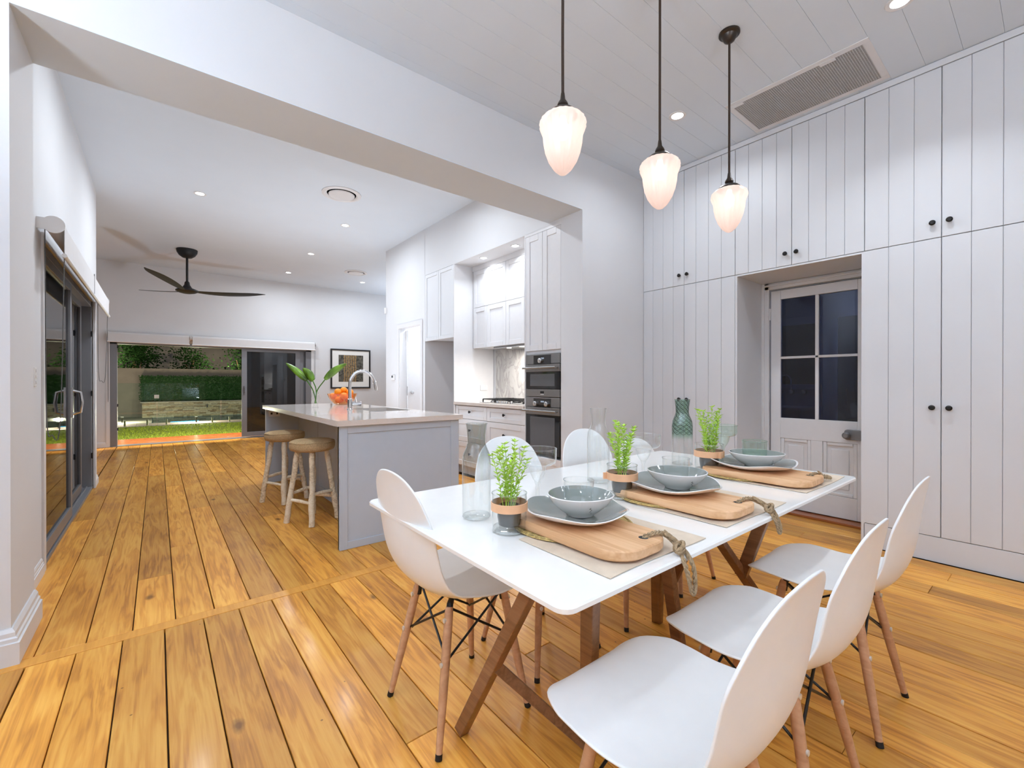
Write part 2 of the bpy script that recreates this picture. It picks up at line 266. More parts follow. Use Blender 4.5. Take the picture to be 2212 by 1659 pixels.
# ------------------------------------------------------------------ mesh helpers
class MB:
    def __init__(s): s.v = []; s.f = []
    def add(s, vs, fs):
        k = len(s.v); s.v += [tuple(v) for v in vs]; s.f += [tuple(i + k for i in f) for f in fs]; return s
    def box(s, a, b):
        x0, y0, z0 = [min(p, q) for p, q in zip(a, b)]; x1, y1, z1 = [max(p, q) for p, q in zip(a, b)]
        return s.add([(x0, y0, z0), (x1, y0, z0), (x1, y1, z0), (x0, y1, z0), (x0, y0, z1), (x1, y0, z1), (x1, y1, z1), (x0, y1, z1)],
                     [(0, 3, 2, 1), (4, 5, 6, 7), (0, 1, 5, 4), (1, 2, 6, 5), (2, 3, 7, 6), (3, 0, 4, 7)])
    def loft(s, rings, cap0=True, cap1=True, closed=True):
        k = len(s.v); n = len(rings[0])
        for r in rings: s.v += [tuple(p) for p in r]
        m = n if closed else n - 1
        for i in range(len(rings) - 1):
            for j in range(m):
                a = k + i * n + j; b = k + i * n + (j + 1) % n
                s.f.append((a, b, b + n, a + n))
        if cap0: s.f.append(tuple(k + j for j in reversed(range(n))))
        if cap1: s.f.append(tuple(k + (len(rings) - 1) * n + j for j in range(n)))
        return s
    def lathe(s, prof, n=24, c=(0, 0, 0), cap0=True, cap1=True, mod=None):
        rings = []
        for r, z in prof:
            ring = []
            for j in range(n):
                t = 2 * PI * j / n; q = r * (mod(t, r, z) if mod else 1)
                ring.append((c[0] + q * math.cos(t), c[1] + q * math.sin(t), c[2] + z))
            rings.append(ring)
        return s.loft(rings, cap0, cap1)
    def tube(s, pts, r, n=8, caps=True):
        pts = [Vector(p) for p in pts]; rs = r if isinstance(r, (list, tuple)) else [r] * len(pts)
        rings = []; up = None
        for i, p in enumerate(pts):
            d = (pts[min(i + 1, len(pts) - 1)] - pts[max(i - 1, 0)]).normalized()
            if up is None:
                up = d.cross(Vector((0, 0, 1)) if abs(d.z) < 0.9 else Vector((1, 0, 0))).normalized()
            u = (up - d * up.dot(d)).normalized(); w = d.cross(u); up = u
            rings.append([p + (u * math.cos(2 * PI * j / n) + w * math.sin(2 * PI * j / n)) * rs[i] for j in range(n)])
        return s.loft(rings, caps, caps)
    def bar(s, a, b, w, h, up=(0, 0, 1)):
        """rectangular beam from a to b"""
        a = Vector(a); b = Vector(b); d = (b - a).normalized(); u = d.cross(Vector(up)).normalized(); v = u.cross(d)
        mk = lambda p: [p + u * w / 2 + v * h / 2, p - u * w / 2 + v * h / 2, p - u * w / 2 - v * h / 2, p + u * w / 2 - v * h / 2]
        return s.loft([mk(a), mk(b)])
    def build(s, name, mat, parent=None, smooth=0, bevel=0, seg=2, loc=None, rz=0, sub=0):
        me = bpy.data.meshes.new(name); me.from_pydata(s.v, [], s.f)
        bm = bmesh.new(); bm.from_mesh(me); bmesh.ops.recalc_face_normals(bm, faces=bm.faces); bm.to_mesh(me); bm.free()
        if mat: me.materials.append(mat)
        if smooth:
            me.polygons.foreach_set('use_smooth', [True] * len(me.polygons))
            me.set_sharp_from_angle(angle=math.radians(smooth))
        o = bpy.data.objects.new(name, me); COL.objects.link(o)
        if parent: o.parent = parent
        if loc: o.location = loc
        if rz: o.rotation_euler = (0, 0, rz)
        if bevel:
            b = o.modifiers.new('bevel', 'BEVEL'); b.width = bevel; b.segments = seg; b.limit_method = 'ANGLE'; b.angle_limit = math.radians(40)
        if sub:
            b = o.modifiers.new('subd', 'SUBSURF'); b.levels = sub; b.render_levels = sub
        return o

def box(name, a, b, mat, parent=None, bevel=0.0, seg=1):
    """box whose object origin sits at its centre"""
    c = tuple((p + q) / 2 for p, q in zip(a, b)); h = tuple(abs(p - q) / 2 for p, q in zip(a, b))
    return MB().box(tuple(-x for x in h), h).build(name, mat, parent, bevel=bevel, seg=seg, loc=c)

def tag(o, label=None, cat=None, group=None, kind=None):
    if label: o['label'] = label
    if cat: o['category'] = cat
    if group: o['group'] = group
    if kind: o['kind'] = kind
    return o
def empty(name, loc=(0, 0, 0), rz=0, label=None, cat=None, group=None, kind=None, scale=None):
    o = bpy.data.objects.new(name, None); COL.objects.link(o); o.location = loc; o.rotation_euler = (0, 0, rz); o.empty_display_size = 0.1
    if scale: o.scale = scale
    return tag(o, label, cat, group, kind)
def struct(o): o['kind'] = 'structure'; return o
def children(o): return [c for c in list(bpy.data.objects) if c.parent == o]
def copy_tree(o, parent=None):
    c = o.copy(); COL.objects.link(c)
    if parent: c.parent = parent
    for ch in children(o): copy_tree(ch, c)
    return c
def dup(root, loc, rz=None, label=None, scale=None):
    r = copy_tree(root); r.location = loc
    if rz is not None: r.rotation_euler = (0, 0, rz)
    if label: r['label'] = label
    if scale: r.scale = scale
    return r
def catmull(P, n):
    P = [Vector(p) for p in P]; out = []
    Q = [P[0] * 2 - P[1]] + P + [P[-1] * 2 - P[-2]]
    for i in range(len(P) - 1):
        a, b, c, d = Q[i:i + 4]
        for k in range(n):
            t = k / n
            out.append(0.5 * ((2 * b) + (c - a) * t + (2 * a - 5 * b + 4 * c - d) * t * t + (3 * b - a - 3 * c + d) * t ** 3))
    out.append(P[-1]); return out
def rrect(x0, x1, y0, y1, r, z, n=5):
    out = []
    for cx, cy, a in ((x1 - r, y1 - r, 0), (x0 + r, y1 - r, 90), (x0 + r, y0 + r, 180), (x1 - r, y0 + r, 270)):
        for k in range(n + 1):
            t = math.radians(a + 90 * k / n); out.append((cx + r * math.cos(t), cy + r * math.sin(t), z))
    return out

# ------------------------------------------------------------------ room shell
ZD, ZL, ZB = 3.35, 3.48, 2.82       # dining ceiling, living ceiling, underside of the bulkhead
XR = 4.06                            # faces of the wardrobe wall
YW = 2.81                            # face of the wall with the wide opening
XK = 3.10                            # kitchen wall
XL = -0.57                           # left wall of the living room
YB = 11.10                           # back wall

# floor: dark bed and every board on it
fl = struct(MB().box((-2.6, -2.7, -0.12), (6.3, YB + 0.12, -0.022)).build('floor', M['subfloor']))
def boards(x0, x1, w, off, y0, y1, lens, clip=None):
    k = math.floor((x0 - off) / w)
    x = off + k * w
    while x < x1 - 0.01:
        a = max(x, x0); b = min(x + w, x1)
        if b - a > 0.02:
            y = y0; first = True
            lo, hi = clip(a, b) if clip else (y0, y1)
            y = lo
            while y < hi - 0.01:
                l = random.uniform(*lens) * (random.uniform(0.3, 1) if first else 1); first = False
                e = min(hi, y + l)
                if hi - e < 0.5: e = hi
                g = random.choice((0.0022, 0.003, 0.0016))
                dz = random.uniform(-0.0012, 0.0008)
                box('plank', (a + g, y + 0.001, -0.022), (b - g, e - 0.001, dz), M['floor'], fl, bevel=0.0018)
                y = e
        x += w
boards(-2.55, 4.055, 0.1545, -0.283, -2.6, 2.735, (2.3, 4.2))
boards(0.905 + 3.14, 4.62, 0.1545, -0.283, 0.93, 1.83, (2, 3))
boards(-0.6, 3.1, 0.165, -0.590, 2.815, YB, (2.0, 4.0))
boards(3.1, 5.9, 0.165, -0.590, 7.36, YB, (2.0, 4.0))
boards(3.1, 3.72, 0.165, -0.590, 5.11, 5.92, (2.0, 3.0))
boards(3.1, 5.3, 0.165, -0.590, 6.0, 7.25, (2.0, 3.0))
boards(-1.6, -0.6, 0.165, -0.590, 7.25, YB, (2.0, 4.0))
box('strip', (-0.52, 2.737, -0.022), (3.1, 2.813, 0.001), M['floor_strip'], fl, bevel=0.0015)

# ceilings
cd = struct(MB().box((-2.6, -2.7, ZD + 0.014), (4.75, YW, ZD + 0.1)).build('ceiling', M['ceiling']))
y = 0.582 - 18 * 0.179
while y < YW - 0.02:
    box('board', (-2.6, y + 0.0005, ZD), (4.7, min(y + 0.179, YW) - 0.0005, ZD + 0.014), M['ceiling'], cd, bevel=0.0008)
    y += 0.179
cl = struct(MB().box((-1.7, 3.27, ZL), (6.3, YB + 0.12, ZL + 0.1)).build('ceiling', M['ceiling']))
cl.name = 'ceiling_living'

# walls
wd = MB().box((-2.6, YW, 0), (-0.49, 3.27, ZL + .1)).box((XK, YW, 0), (4.75, 3.09, ZL + .1))
struct(wd.build('wall_divider', M['wall']))
struct(MB().box((-0.49, YW, ZB + .004), (XK, 3.27, ZL + .1)).build('wall_bulkhead', M['wall']))
struct(MB().box((-0.49, YW, ZB), (XK, 3.27, ZB + .004)).build('ceiling_soffit', M['ceiling']))
wl = MB().box((-0.80, 3.27, 0), (XL, 4.05, ZL)).box((-0.80, 4.05, 2.12), (XL, 6.93, ZL)).box((-0.80, 6.93, 0), (XL, 7.25, ZL)).box((-1.75, 7.25, 0), (-0.8, 7.13, ZL)).box((-1.75, 7.25, 0), (-1.6, YB, ZL))
struct(wl.build('wall_left', M['wall']))
wb = MB().box((-1.75, YB, 0), (-0.69, YB + .12, ZL)).box((-0.69, YB, 1.99), (2.83, YB + .12, ZL)).box((2.83, YB, 0), (6.3, YB + .12, ZL))
struct(wb.build('wall_back', M['wall']))
wk = MB().box((XK, 3.09, 2.79), (3.9, 5.10, ZL)).box((XK, 5.10, 2.79), (3.9, 5.93, ZL)).box((XK, 5.926, 0), (3.22, 6.06, ZL)).box((XK, 6.06, 2.09), (3.22, 6.81, ZL)).box((XK, 6.81, 0), (3.22, 7.36, ZL))
wk.box((3.22, 7.25, 0), (5.4, 7.36, ZL)).box((3.76, 3.09, 0), (3.9, 5.93, 2.79)).box((3.22, 5.93, 0), (3.9, 5.98, ZL))
struct(wk.build('wall_kitchen', M['wall']))
struct(MB().box((5.9, 7.0, 0), (6.0, YB, ZL)).build('wall_far_right', M['wall']))
wr = MB().box((4.635, 0.2, 0), (4.75, 0.985, ZD)).box((4.635, 1.765, 0), (4.75, YW, ZD)).box((4.635, 0.985, 2.085), (4.75, 1.765, ZD)).box((XR, -2.7, 0), (4.75, 0.09, ZD))
struct(wr.build('wall_right', M['wall']))
struct(MB().box((-2.7, -2.7, 0), (4.75, -2.6, ZD)).build('wall_rear', M['wall']))
struct(MB().box((-2.7, -2.7, 0), (-2.55, YW, ZD)).build('wall_dining_left', M['wall']))
# pantry behind the doorway
pw = MB().box((5.3, 5.9, 0), (5.4, 7.36, 2.75)).box((3.9, 5.93, 0), (5.4, 5.98, 2.75)).box((3.22, 5.98, 2.7), (5.4, 7.25, 2.78))
struct(pw.build('wall_pantry', M['kitchen']))

# skirtings
def skirt(name, path, h=0.145, t=0.028, prof=None):
    """stepped moulding swept along a floor path; the room is on the left of the travel direction"""
    prof = prof or [(0, 0), (t, 0), (t, h * .62), (t * .75, h * .64), (t * .75, h * .74), (t * .55, h * .78), (t * .5, h * .90), (t * .2, h), (0, h)]
    P = [Vector((p[0], p[1])) for p in path]; rings = []
    for i, p in enumerate(P):
        ds = []
        if i > 0: ds.append((P[i] - P[i - 1]).normalized())
        if i < len(P) - 1: ds.append((P[i + 1] - P[i]).normalized())
        ns = [Vector((-d.y, d.x)) for d in ds]; n = sum(ns, Vector((0, 0))) / len(ns); n = n / n.length_squared
        rings.append([(p.x + n.x * a, p.y + n.y * a, b + 0.001) for a, b in prof])
    return struct(MB().loft(rings).build(name, M['trim'], smooth=20))
skirt('baseboard_opening', [(-0.497, 3.27), (-0.49, YW), (-2.55, YW)][::-1] if False else [(-0.49, 3.262), (-0.49, YW), (-2.5, YW)][::1], 0.15, 0.03)
skirt('baseboard_left', [(XL, 4.0), (XL, 3.27)], 0.10, 0.016)
skirt('baseboard_left_end', [(-0.82, 7.25), (XL, 7.25), (XL, 6.99)], 0.10, 0.016)
skirt('baseboard_back', [(-0.74, YB), (-1.6, YB)], 0.10, 0.016)
skirt('baseboard_back_right', [(5.9, YB), (2.9, YB)], 0.10, 0.016)

# ------------------------------------------------------------------ left sliding door (door_1)
d1 = empty('door_1', (-0.6, 4.08, 0)); struct(d1)
f = MB(); 
f.box((-0.16, 0.0, 0), (0.02, 0.045, 2.10)).box((-0.16, 2.77, 0), (0.02, 2.815, 2.10)).box((-0.16, 0.0, 2.055), (0.02, 2.815, 2.11)).box((-0.2, 0.0, -0.02), (0.025, 2.815, 0.028))
for xx in (-0.10, -0.06, -0.02): f.box((xx - .006, 0.045, 0.028), (xx + .006, 2.77, 0.04))
f.build('frame', M['alu'], d1, bevel=.002)
def leaf(parent, x, y0, y1, mat, z0=0.04, z1=2.055, st=0.07):
    m = MB().box((x - .018, y0, z0), (x + .018, y0 + st, z1)).box((x - .018, y1 - st, z0), (x + .018, y1, z1)).box((x - .018, y0 + st, z1 - .06), (x + .018, y1 - st, z1)).box((x - .018, y0 + st, z0), (x + .018, y1 - st, z0 + .09))
    o = m.build('sash', mat, parent, bevel=.002)
    MB().box((x - .003, y0 + st, z0 + .09), (x + .003, y1 - st, z1 - .06)).build('pane', M['pane_dark'], o)
    return o
s1 = leaf(d1, 0.0, 0.05, 1.33, M['alu'])
h = MB().tube([(0.03, 1.285, 0.93), (0.075, 1.285, 0.945), (0.085, 1.285, 1.03), (0.075, 1.285, 1.115), (0.03, 1.285, 1.13)], 0.012, 8).box((0.018, 1.26, 0.90), (0.032, 1.315, 1.16))
h.build('handle', M['steel_light'], s1, smooth=40)
for i, (xx, yy) in enumerate(((-0.05, 1.62), (-0.09, 1.95), (-0.13, 2.25))):
    leaf(d1, xx, yy, yy + 0.85 if yy + .85 < 2.77 else 2.765, M['alu_dark'])
for zz in (0.35, 1.05, 1.72): MB().box((0.018, 2.745, zz), (0.03, 2.775, zz + .06)).build('catch', M['black'], d1)
a1 = MB().box((XL, 4.02, 0), (XL + .012, 4.08, 2.15)).box((XL, 6.90, 0), (XL + .018, 6.985, 2.12))
struct(a1.build('trim_1', M['trim']))
# added enclosure that keeps the left door dark, night put into its colour
struct(MB().box((-2.6, 3.3, 0), (-2.5, 7.1, 2.6)).build('wall_outer_blocker', M['nightwall']))
struct(MB().box((-2.6, 3.3, -0.1), (-0.8, 7.12, -0.02)).build('trim_side_path', M['nightwall']))
struct(MB().box((-2.6, 3.3, 2.6), (-0.8, 7.12, 2.7)).build('ceiling_side_blocker', M['nightwall']))
struct(MB().box((-2.6, 3.2, 0), (-0.8, 3.3, 2.6)).build('wall_side_end', M['nightwall']))

def blind(loc, rz, L, drop, label, seam=None, chains=(), tube_r=0.045, group=None, end_bracket=True):
    """roller blind hung along local +x, room side is local -y"""
    r = empty('roller_blind', loc, rz, label, 'roller blind', group)
    prof = []
    for k in range(15): t = math.radians(-90 + 200 * k / 14); prof.append((-tube_r - 0.03 + 0 * t, 0))
    MB().tube([(0.02, -0.075, -0.055), (L - 0.02, -0.075, -0.055)], tube_r, 16).build('roller', M['blind'], r, smooth=40)
    MB().box((0.02, -0.1215, -drop), (L - 0.02, -0.1195, -0.05)).build('fabric', M['blind'], r)
    MB().tube([(0.01, -0.121, -drop), (L - 0.01, -0.121, -drop)], 0.013, 10).build('bottom_rail', M['plate_sw'], r, smooth=40)
    for x in ((0.0, L - .006) if end_bracket else (0.0, L - .006)):
        b = MB().lathe([(0.052, 0), (0.052, 0.01), (0.045, 0.014)], 20)
        b.v = [(x + v[2], -0.075 + v[0], -0.055 + v[1]) for v in b.v]
        b.box((x + .002, -0.07, -0.09), (x + .0075, 0.0, -0.02))
        b.build('bracket', M['plate_sw'], r, smooth=40)
    if seam: MB().box((seam - .004, -0.124, -drop), (seam + .004, -0.1188, -0.03)).build('seam', M['chain'], r)
    for cx, cl_ in chains:
        pts = [(cx, -0.03, -0.06), (cx, -0.035, -cl_ * 0.9), (cx, -0.06, -cl_), (cx, -0.095, -cl_ * 0.93), (cx, -0.118, -0.06)]
        MB().tube(catmull(pts, 6), 0.0028, 5).build('chain', M['chain'], r)
    return r
blind((XL, 3.87, 2.225), PI / 2, 3.25, 0.235, 'white roller blind along the left wall above the dark sliding door', seam=1.68, chains=((0.06, 1.35), (3.16, 1.0)))
bb1 = blind((-0.73, YB, 2.16), 0, 1.25, 0.195, 'left white roller blind above the open sliding door to the garden', chains=((0.02, 1.28),))
bb2 = blind((0.535, YB, 2.16), 0, 2.37, 0.195, 'longer white roller blind above the garden door and its dark sliding panel', chains=((2.36, 0.85),))

# ------------------------------------------------------------------ garden door in the back wall (door_2)
d2 = empty('door_2', (-0.69, YB, 0)); struct(d2)
f = MB().box((0, -0.005, 0), (0.10, 0.15, 1.99)).box((3.40, -0.005, 0), (3.52, 0.15, 1.99)).box((0, -0.005, 1.93), (3.52, 0.15, 1.99)).box((0, -0.02, -0.02), (3.52, 0.2, 0.012))
f.build('frame', M['alu'], d2, bevel=.003)
def sash2(x0, x1, y):
    m = MB().box((x0, y, .035), (x0 + .10, y + .035, 1.93)).box((x1 - .10, y, .035), (x1, y + .035, 1.93)).box((x0 + .1, y, 1.88), (x1 - .1, y + .035, 1.93)).box((x0 + .1, y, .035), (x1 - .1, y + .035, .13))
    o = m.build('sash', M['alu'], d2, bevel=.002)
    MB().box((x0 + .1, y + .014, .13), (x1 - .1, y + .02, 1.88)).build('pane', M['pane_dark'], o); return o
sa = sash2(2.11, 3.28, 0.0)
MB().box((2.14, -0.02, 0.93), (2.17, 0.0, 1.13)).tube([(2.155, -.02, .98), (2.155, -.05, .99), (2.155, -.05, 1.09), (2.155, -.02, 1.10)], .007, 6).build('handle', M['alu_dark'], sa)
sash2(2.20, 3.36, 0.05); sash2(2.28, 3.40, 0.10)
for zz in (0.3, 0.75, 1.85): MB().box((0.10, 0.02, zz), (0.115, 0.05, zz + .05)).build('catch', M['black'], d2)
struct(MB().box((-0.745, YB - .012, 0), (-0.69, YB, 1.99)).box((2.83, YB - .012, 0), (2.90, YB, 1.99)).build('trim_2', M['trim']))

# ------------------------------------------------------------------ kitchen wall: pantry doorway, fridge recess, niche, ovens
struct(MB().box((XK - .014, 6.81, 0), (XK, 6.875, 2.085)).box((XK - .014, 5.99, 0), (XK, 6.06, 2.085)).box((XK - .014, 5.99, 2.085), (XK, 6.875, 2.15)).box((XK, 6.055, 0), (3.22, 6.07, 2.09)).box((XK, 6.80, 0), (3.22, 6.815, 2.09)).build('trim_3', M['trim']))
d3 = struct(box('door_3', (3.225, 6.765, 0.01), (3.94, 6.80, 2.07), M['trim'], bevel=.002))
lk = MB().box((-0.3585, -0.01, -0.05), (-0.352, 0.01, 0.10)).build('latch_plate', M['steel_light'], d3)
kn = MB().lathe([(0.012, 0), (0.012, .03), (0.026, .035), (0.026, .06), (.015, .065)], 14)
kn.v = [(v[0] - .30, -0.0175 - v[2], v[1]) for v in kn.v]; kn.build('handle', M['steel_light'], d3, smooth=40)
def shaker(name, y0, y1, z0, z1, x, mat, parent, knob=None, rail=0.065, t=0.02):
    """framed door on a plane of constant x, facing -x"""
    r = min(rail, (z1 - z0) * .3)
    m = MB().box((x, y0, z0), (x + t, y0 + rail, z1)).box((x, y1 - rail, z0), (x + t, y1, z1)).box((x, y0 + rail, z1 - r), (x + t, y1 - rail, z1)).box((x, y0 + rail, z0), (x + t, y1 - rail, z0 + r))
    o = m.build(name, mat, parent, bevel=.002, seg=1)
    MB().box((x + .008, y0 + rail, z0 + r), (x + .012, y1 - rail, z1 - r)).build('panel', mat, o)
    if knob:
        k = MB().lathe([(0.007, 0), (0.006, 0.014), (0.016, 0.018), (0.017, 0.026), (0.010, 0.031)], 14)
        k.v = [(x - v[2], knob[0] + v[0], knob[1] + v[1]) for v in k.v]; k.build('knob', M['knob'], o, smooth=40)
    return o
# oven tower
ot = empty('oven_cabinet', (0, 0, 0), label='tall white cabinet framing the two built-in ovens', cat='cabinet')
MB().box((XK + .02, 3.09, 0.12), (3.75, 3.108, 2.79)).box((XK + .02, 3.627, 0.0), (3.75, 3.645, 2.79)).box((XK + .02, 3.108, 1.50), (3.75, 3.627, 2.79)).box((XK + .02, 3.108, 0.1), (3.75, 3.627, .43)).box((3.70, 3.108, .43), (3.75, 3.627, 1.5)).build('carcass', M['kitchen'], ot)
MB().box((XK, 3.09, 2.762), (XK + .02, 3.645, 2.792)).build('filler', M['kitchen'], ot)
MB().box((XK, 3.627, 0), (XK + .02, 3.645, 2.76)).build('end_panel', M['kitchen'], ot)
shaker('door', 3.093, 3.358, 1.535, 2.76, XK, M['kitchen'], ot); shaker('door', 3.362, 3.625, 1.535, 2.76, XK, M['kitchen'], ot)
shaker('drawer', 3.093, 3.625, 0.12, 0.43, XK, M['kitchen'], ot)
MB().box((XK + .06, 3.09, 0.0), (XK + .08, 3.645, .12)).build('kickboard', M['kitchen'], ot)
def oven(z0, z1, cz, label, knobs, badge, door_top):
    o = empty('oven', (XK, 3.36, z0), label=label, cat='oven', group=None)
    H = z1 - z0; a, b = -0.255, 0.255
    MB().box((0.02, a, 0), (0.55, b, H)).build('housing', M['black'], o)
    cp = MB().box((-0.004, a, door_top + .006), (0.02, b, H)).build('control_panel', M['steel'], o, bevel=.002)
    MB().box((-0.006, -.13, H - cz - .045), (-0.003, .13, H - cz + .045)).build('display_glass', M['ovenglass'], cp)
    MB().box((-0.0068, -.03, H - cz + .005), (-0.006, .02, H - cz + .02)).build('clock', M['display'], cp)
    for ky in knobs:
        k = MB().lathe([(0.027, 0), (0.026, 0.02), (0.02, 0.024)], 18); k.v = [(-.006 - v[2], ky + v[0], H - cz - .01 + v[1]) for v in k.v]
        k.build('knob', M['steel_light'], cp, smooth=40)
    d = MB().box((-0.004, a, badge), (0.02, b, door_top - .075)).build('door', M['ovenglass'], o, bevel=.002)
    MB().box((-0.008, a, door_top - .075), (0.02, b, door_top)).build('door_rail', M['steel'], d, bevel=.002)
    MB().box((-0.0055, a + .07, badge + .03), (-0.0035, b - .07, door_top - .10)).build('window', M['ovenwin'], d)
    MB().tube([(-0.008, a + .03, door_top - .035), (-0.05, a + .03, door_top - .035)], .008, 8).tube([(-0.008, b - .03, door_top - .035), (-0.05, b - .03, door_top - .035)], .008, 8).tube([(-0.05, a + .012, door_top - .035), (-0.05, b - .0, door_top - .035)], .012, 10).build('handle', M['steel'], d, smooth=40)
    if badge > 0.01:
        p = MB().box((-0.004, a, 0), (0.02, b, badge - .004)).build('lower_panel', M['steel'], o, bevel=.002)
        g = MB().box((-0.0052, -.028, badge * .42), (-0.0038, .028, badge * .72))
        g.build('badge', M['black'], p)
        q = MB()
        for i in range(5): q.box((-0.0052, -.025 + i * .0105, badge * .26), (-0.0038, -.018 + i * .0105, badge * .38))
        q.build('badge_lettering', M['plate_sw'], p)
    return o
oven(1.055, 1.495, 0.055, 'upper compact built-in oven with one round knob, steel and black glass', (0.02,), 0.08, 0.335)
oven(0.46, 1.048, 0.055, 'lower built-in oven with two round knobs, below the compact oven', (-0.075, 0.095), 0.003, 0.485)
# niche: counter run, splashback, uppers
bc = empty('drawer_cabinet', (0, 0, 0), label='white drawer unit under the gas cooktop with dark knobs', cat='cabinet')
MB().box((XK + .03, 3.647, .12), (3.74, 5.095, .905)).build('carcass', M['kitchen'], bc)
MB().box((XK + .08, 3.647, 0), (XK + .1, 5.095, .12)).build('kickboard', M['kitchen'], bc)
MB().box((XK, 5.075, 0), (XK + .03, 5.098, .905)).build('end_panel', M['kitchen'], bc)
for (z0, z1) in ((0.735, 0.90), (0.44, 0.73), (0.125, 0.435)):
    for (y0, y1) in ((3.65, 4.36), (4.364, 5.072)):
        shaker('drawer', y0, y1, z0, z1, XK + .008, M['kitchen'], bc, knob=((y0 + y1) / 2, (z0 + z1) / 2 + .01))
ct = tag(MB().box((XK - .015, 3.647, .91), (3.74, 5.095, .95)).build('worktop', M['stone'], bevel=.003), 'beige stone worktop in the bright niche under the gas cooktop', 'worktop')
struct(MB().box((XK, 5.098, 0), (3.75, 5.112, 2.79)).build('wall_niche_side', M['kitchen']))
tag(MB().box((3.742, 3.66, .955), (3.757, 5.03, 1.66)).build('splashback', M['marble']), 'grey veined marble splashback behind the gas cooktop', 'splashback')
uc = empty('wall_cabinet', (0, 0, 0), label='white upper cabinet with six framed doors above the cooktop', cat='cabinet')
MB().box((3.41, 3.647, 1.675), (3.74, 5.095, 2.76)).build('carcass', M['kitchen'], uc)
ys = [5.072, 4.751, 4.347, 3.99, 3.65]
for a, b in zip(ys[1:], ys):
    shaker('door', a + .002, b - .002, 1.67, 2.218, 3.39, M['kitchen'], uc, rail=.06); shaker('door', a + .002, b - .002, 2.222, 2.72, 3.39, M['kitchen'], uc, rail=.06)
MB().box((3.39, 3.647, 2.722), (3.41, 5.095, 2.79)).build('filler', M['kitchen'], uc)
rh = empty('range_hood', (3.56, 4.18, 1.672), label='slim steel range hood under the upper cabinet, lit from below', cat='range hood')
MB().box((-0.15, -.45, -.03), (.14, .45, 0)).build('body', M['steel'], rh, bevel=.003)
for yy in (-.3, -.05, .2): 
    MB().lathe([(.03, -.033), (.03, -.029)], 14, (-.09, yy, 0)).build('lamp_lens', M['lens_small'], rh)
lamp('AREA', (-.09, 0, -.045), 18.0, rh, col=(1, .93, .85), size=.2)
# cooktop
hb = empty('gas_cooktop', (3.42, 4.17, .95), label='five-burner steel gas cooktop with black trivets on the worktop', cat='cooktop')
MB().box((-.25, -.44, .001), (.25, .44, .008)).build('base_plate', M['steel_light'], hb, bevel=.003)
for (bx, by, br) in ((-.11, -.30, .04), (.12, -.30, .05), (0, 0, .06), (-.11, .30, .05), (.12, .30, .04)):
    MB().lathe([(br, .008), (br, .02), (br * .8, .026), (br * .8, .032), (br * .3, .034)], 16, (bx, by, 0)).build('burner', M['black'], hb, smooth=40)
for by in (-.295, 0, .295):
    g = MB()
    for s in (-.2, .2): g.bar((s, by - .13, .045), (s, by + .13, .045), .012, .012)
    for s in (-.13, .13): g.bar((-.2, by + s, .045), (.2, by + s, .045), .012, .012)
    g.bar((-.2, by, .047), (.2, by, .047), .01, .014).bar((0, by - .13, .047), (0, by + .13, .047), .01, .014)
    for sx in (-.2, .2):
        for sy in (-.13, .13): g.bar((sx, by + sy, .008), (sx, by + sy, .045), .012, .012, (1, 0, 0))
    g.build('trivet', M['black'], hb)
for i in range(5):
    MB().lathe([(.018, .008), (.017, .03), (.012, .033)], 12, (-.225, -.18 + i * .09, 0)).build('knob', M['steel_light'], hb, smooth=40)
gp = empty('power_outlet', (3.58, 5.094, 1.13), label='double power outlet on the niche side panel beside the cooktop', cat='power outlet')
MB().box((-.06, -.008, -.037), (.06, 0.003, .037)).build('cover', M['plate_sw'], gp, bevel=.003)
for xx in (-.03, .03): MB().box((xx - .012, -.011, .012), (xx + .012, -.008, .026)).build('switch', M['plate_sw'], gp)
# fridge recess
fc = empty('wall_cabinet', (0, 0, 0), label='plain two-door cabinet above the empty fridge recess', cat='cabinet')
MB().box((XK + .02, 5.114, 1.83), (3.75, 5.924, 2.78)).build('carcass', M['cab'], fc)
shaker('door', 5.116, 5.518, 1.812, 2.787, XK, M['cab'], fc, rail=.05); shaker('door', 5.522, 5.922, 1.812, 2.787, XK, M['cab'], fc, rail=.05)
rc = tag(MB().box((3.735, 5.114, 0), (3.758, 5.60, 1.83)).box((3.735, 5.604, 0), (3.758, 5.925, 1.83)).build('recess_panel', M['cab'], bevel=.002), 'plain white back panel inside the empty fridge recess', 'panel')
# pantry contents
pb = empty('pantry_bench', (0, 0, 0), label='white pantry bench seen through the narrow bright doorway', cat='bench')
MB().box((4.75, 5.985, 0), (5.29, 7.24, .86)).build('base', M['kitchen'], pb); MB().box((4.72, 5.985, .86), (5.29, 7.24, .90)).build('top', M['stone'], pb)
ps = empty('pantry_shelf', (0, 0, 0), label='white overhead pantry cupboard seen through the narrow doorway', cat='shelf')
MB().box((4.95, 5.985, 1.45), (5.29, 7.24, 2.05)).build('cupboard', M['cab'], ps); MB().box((4.92, 5.985, 1.40), (5.29, 7.24, 1.43)).build('shelf_board', M['kitchen'], ps)
pl = empty('downlight', (4.0, 6.5, 2.7), label='recessed ceiling lamp of the white pantry behind the doorway', cat='ceiling light')
MB().lathe([(.06, -.006), (.06, 0)], 18).build('lens', M['lens'], pl); lamp('AREA', (0, 0, -.02), P_PANTRY, pl, size=.3)
# thermostat & switches
th = empty('thermostat', (XK, 7.03, 1.285), label='small white wall thermostat with grey screen beside the doorway', cat='thermostat')
MB().box((-.022, -.06, -.045), (-.001, .06, .045)).build('case', M['plate_sw'], th, bevel=.006); MB().box((-.024, -.01, .0), (-.0215, .05, .035)).build('screen', M['screen'], th)

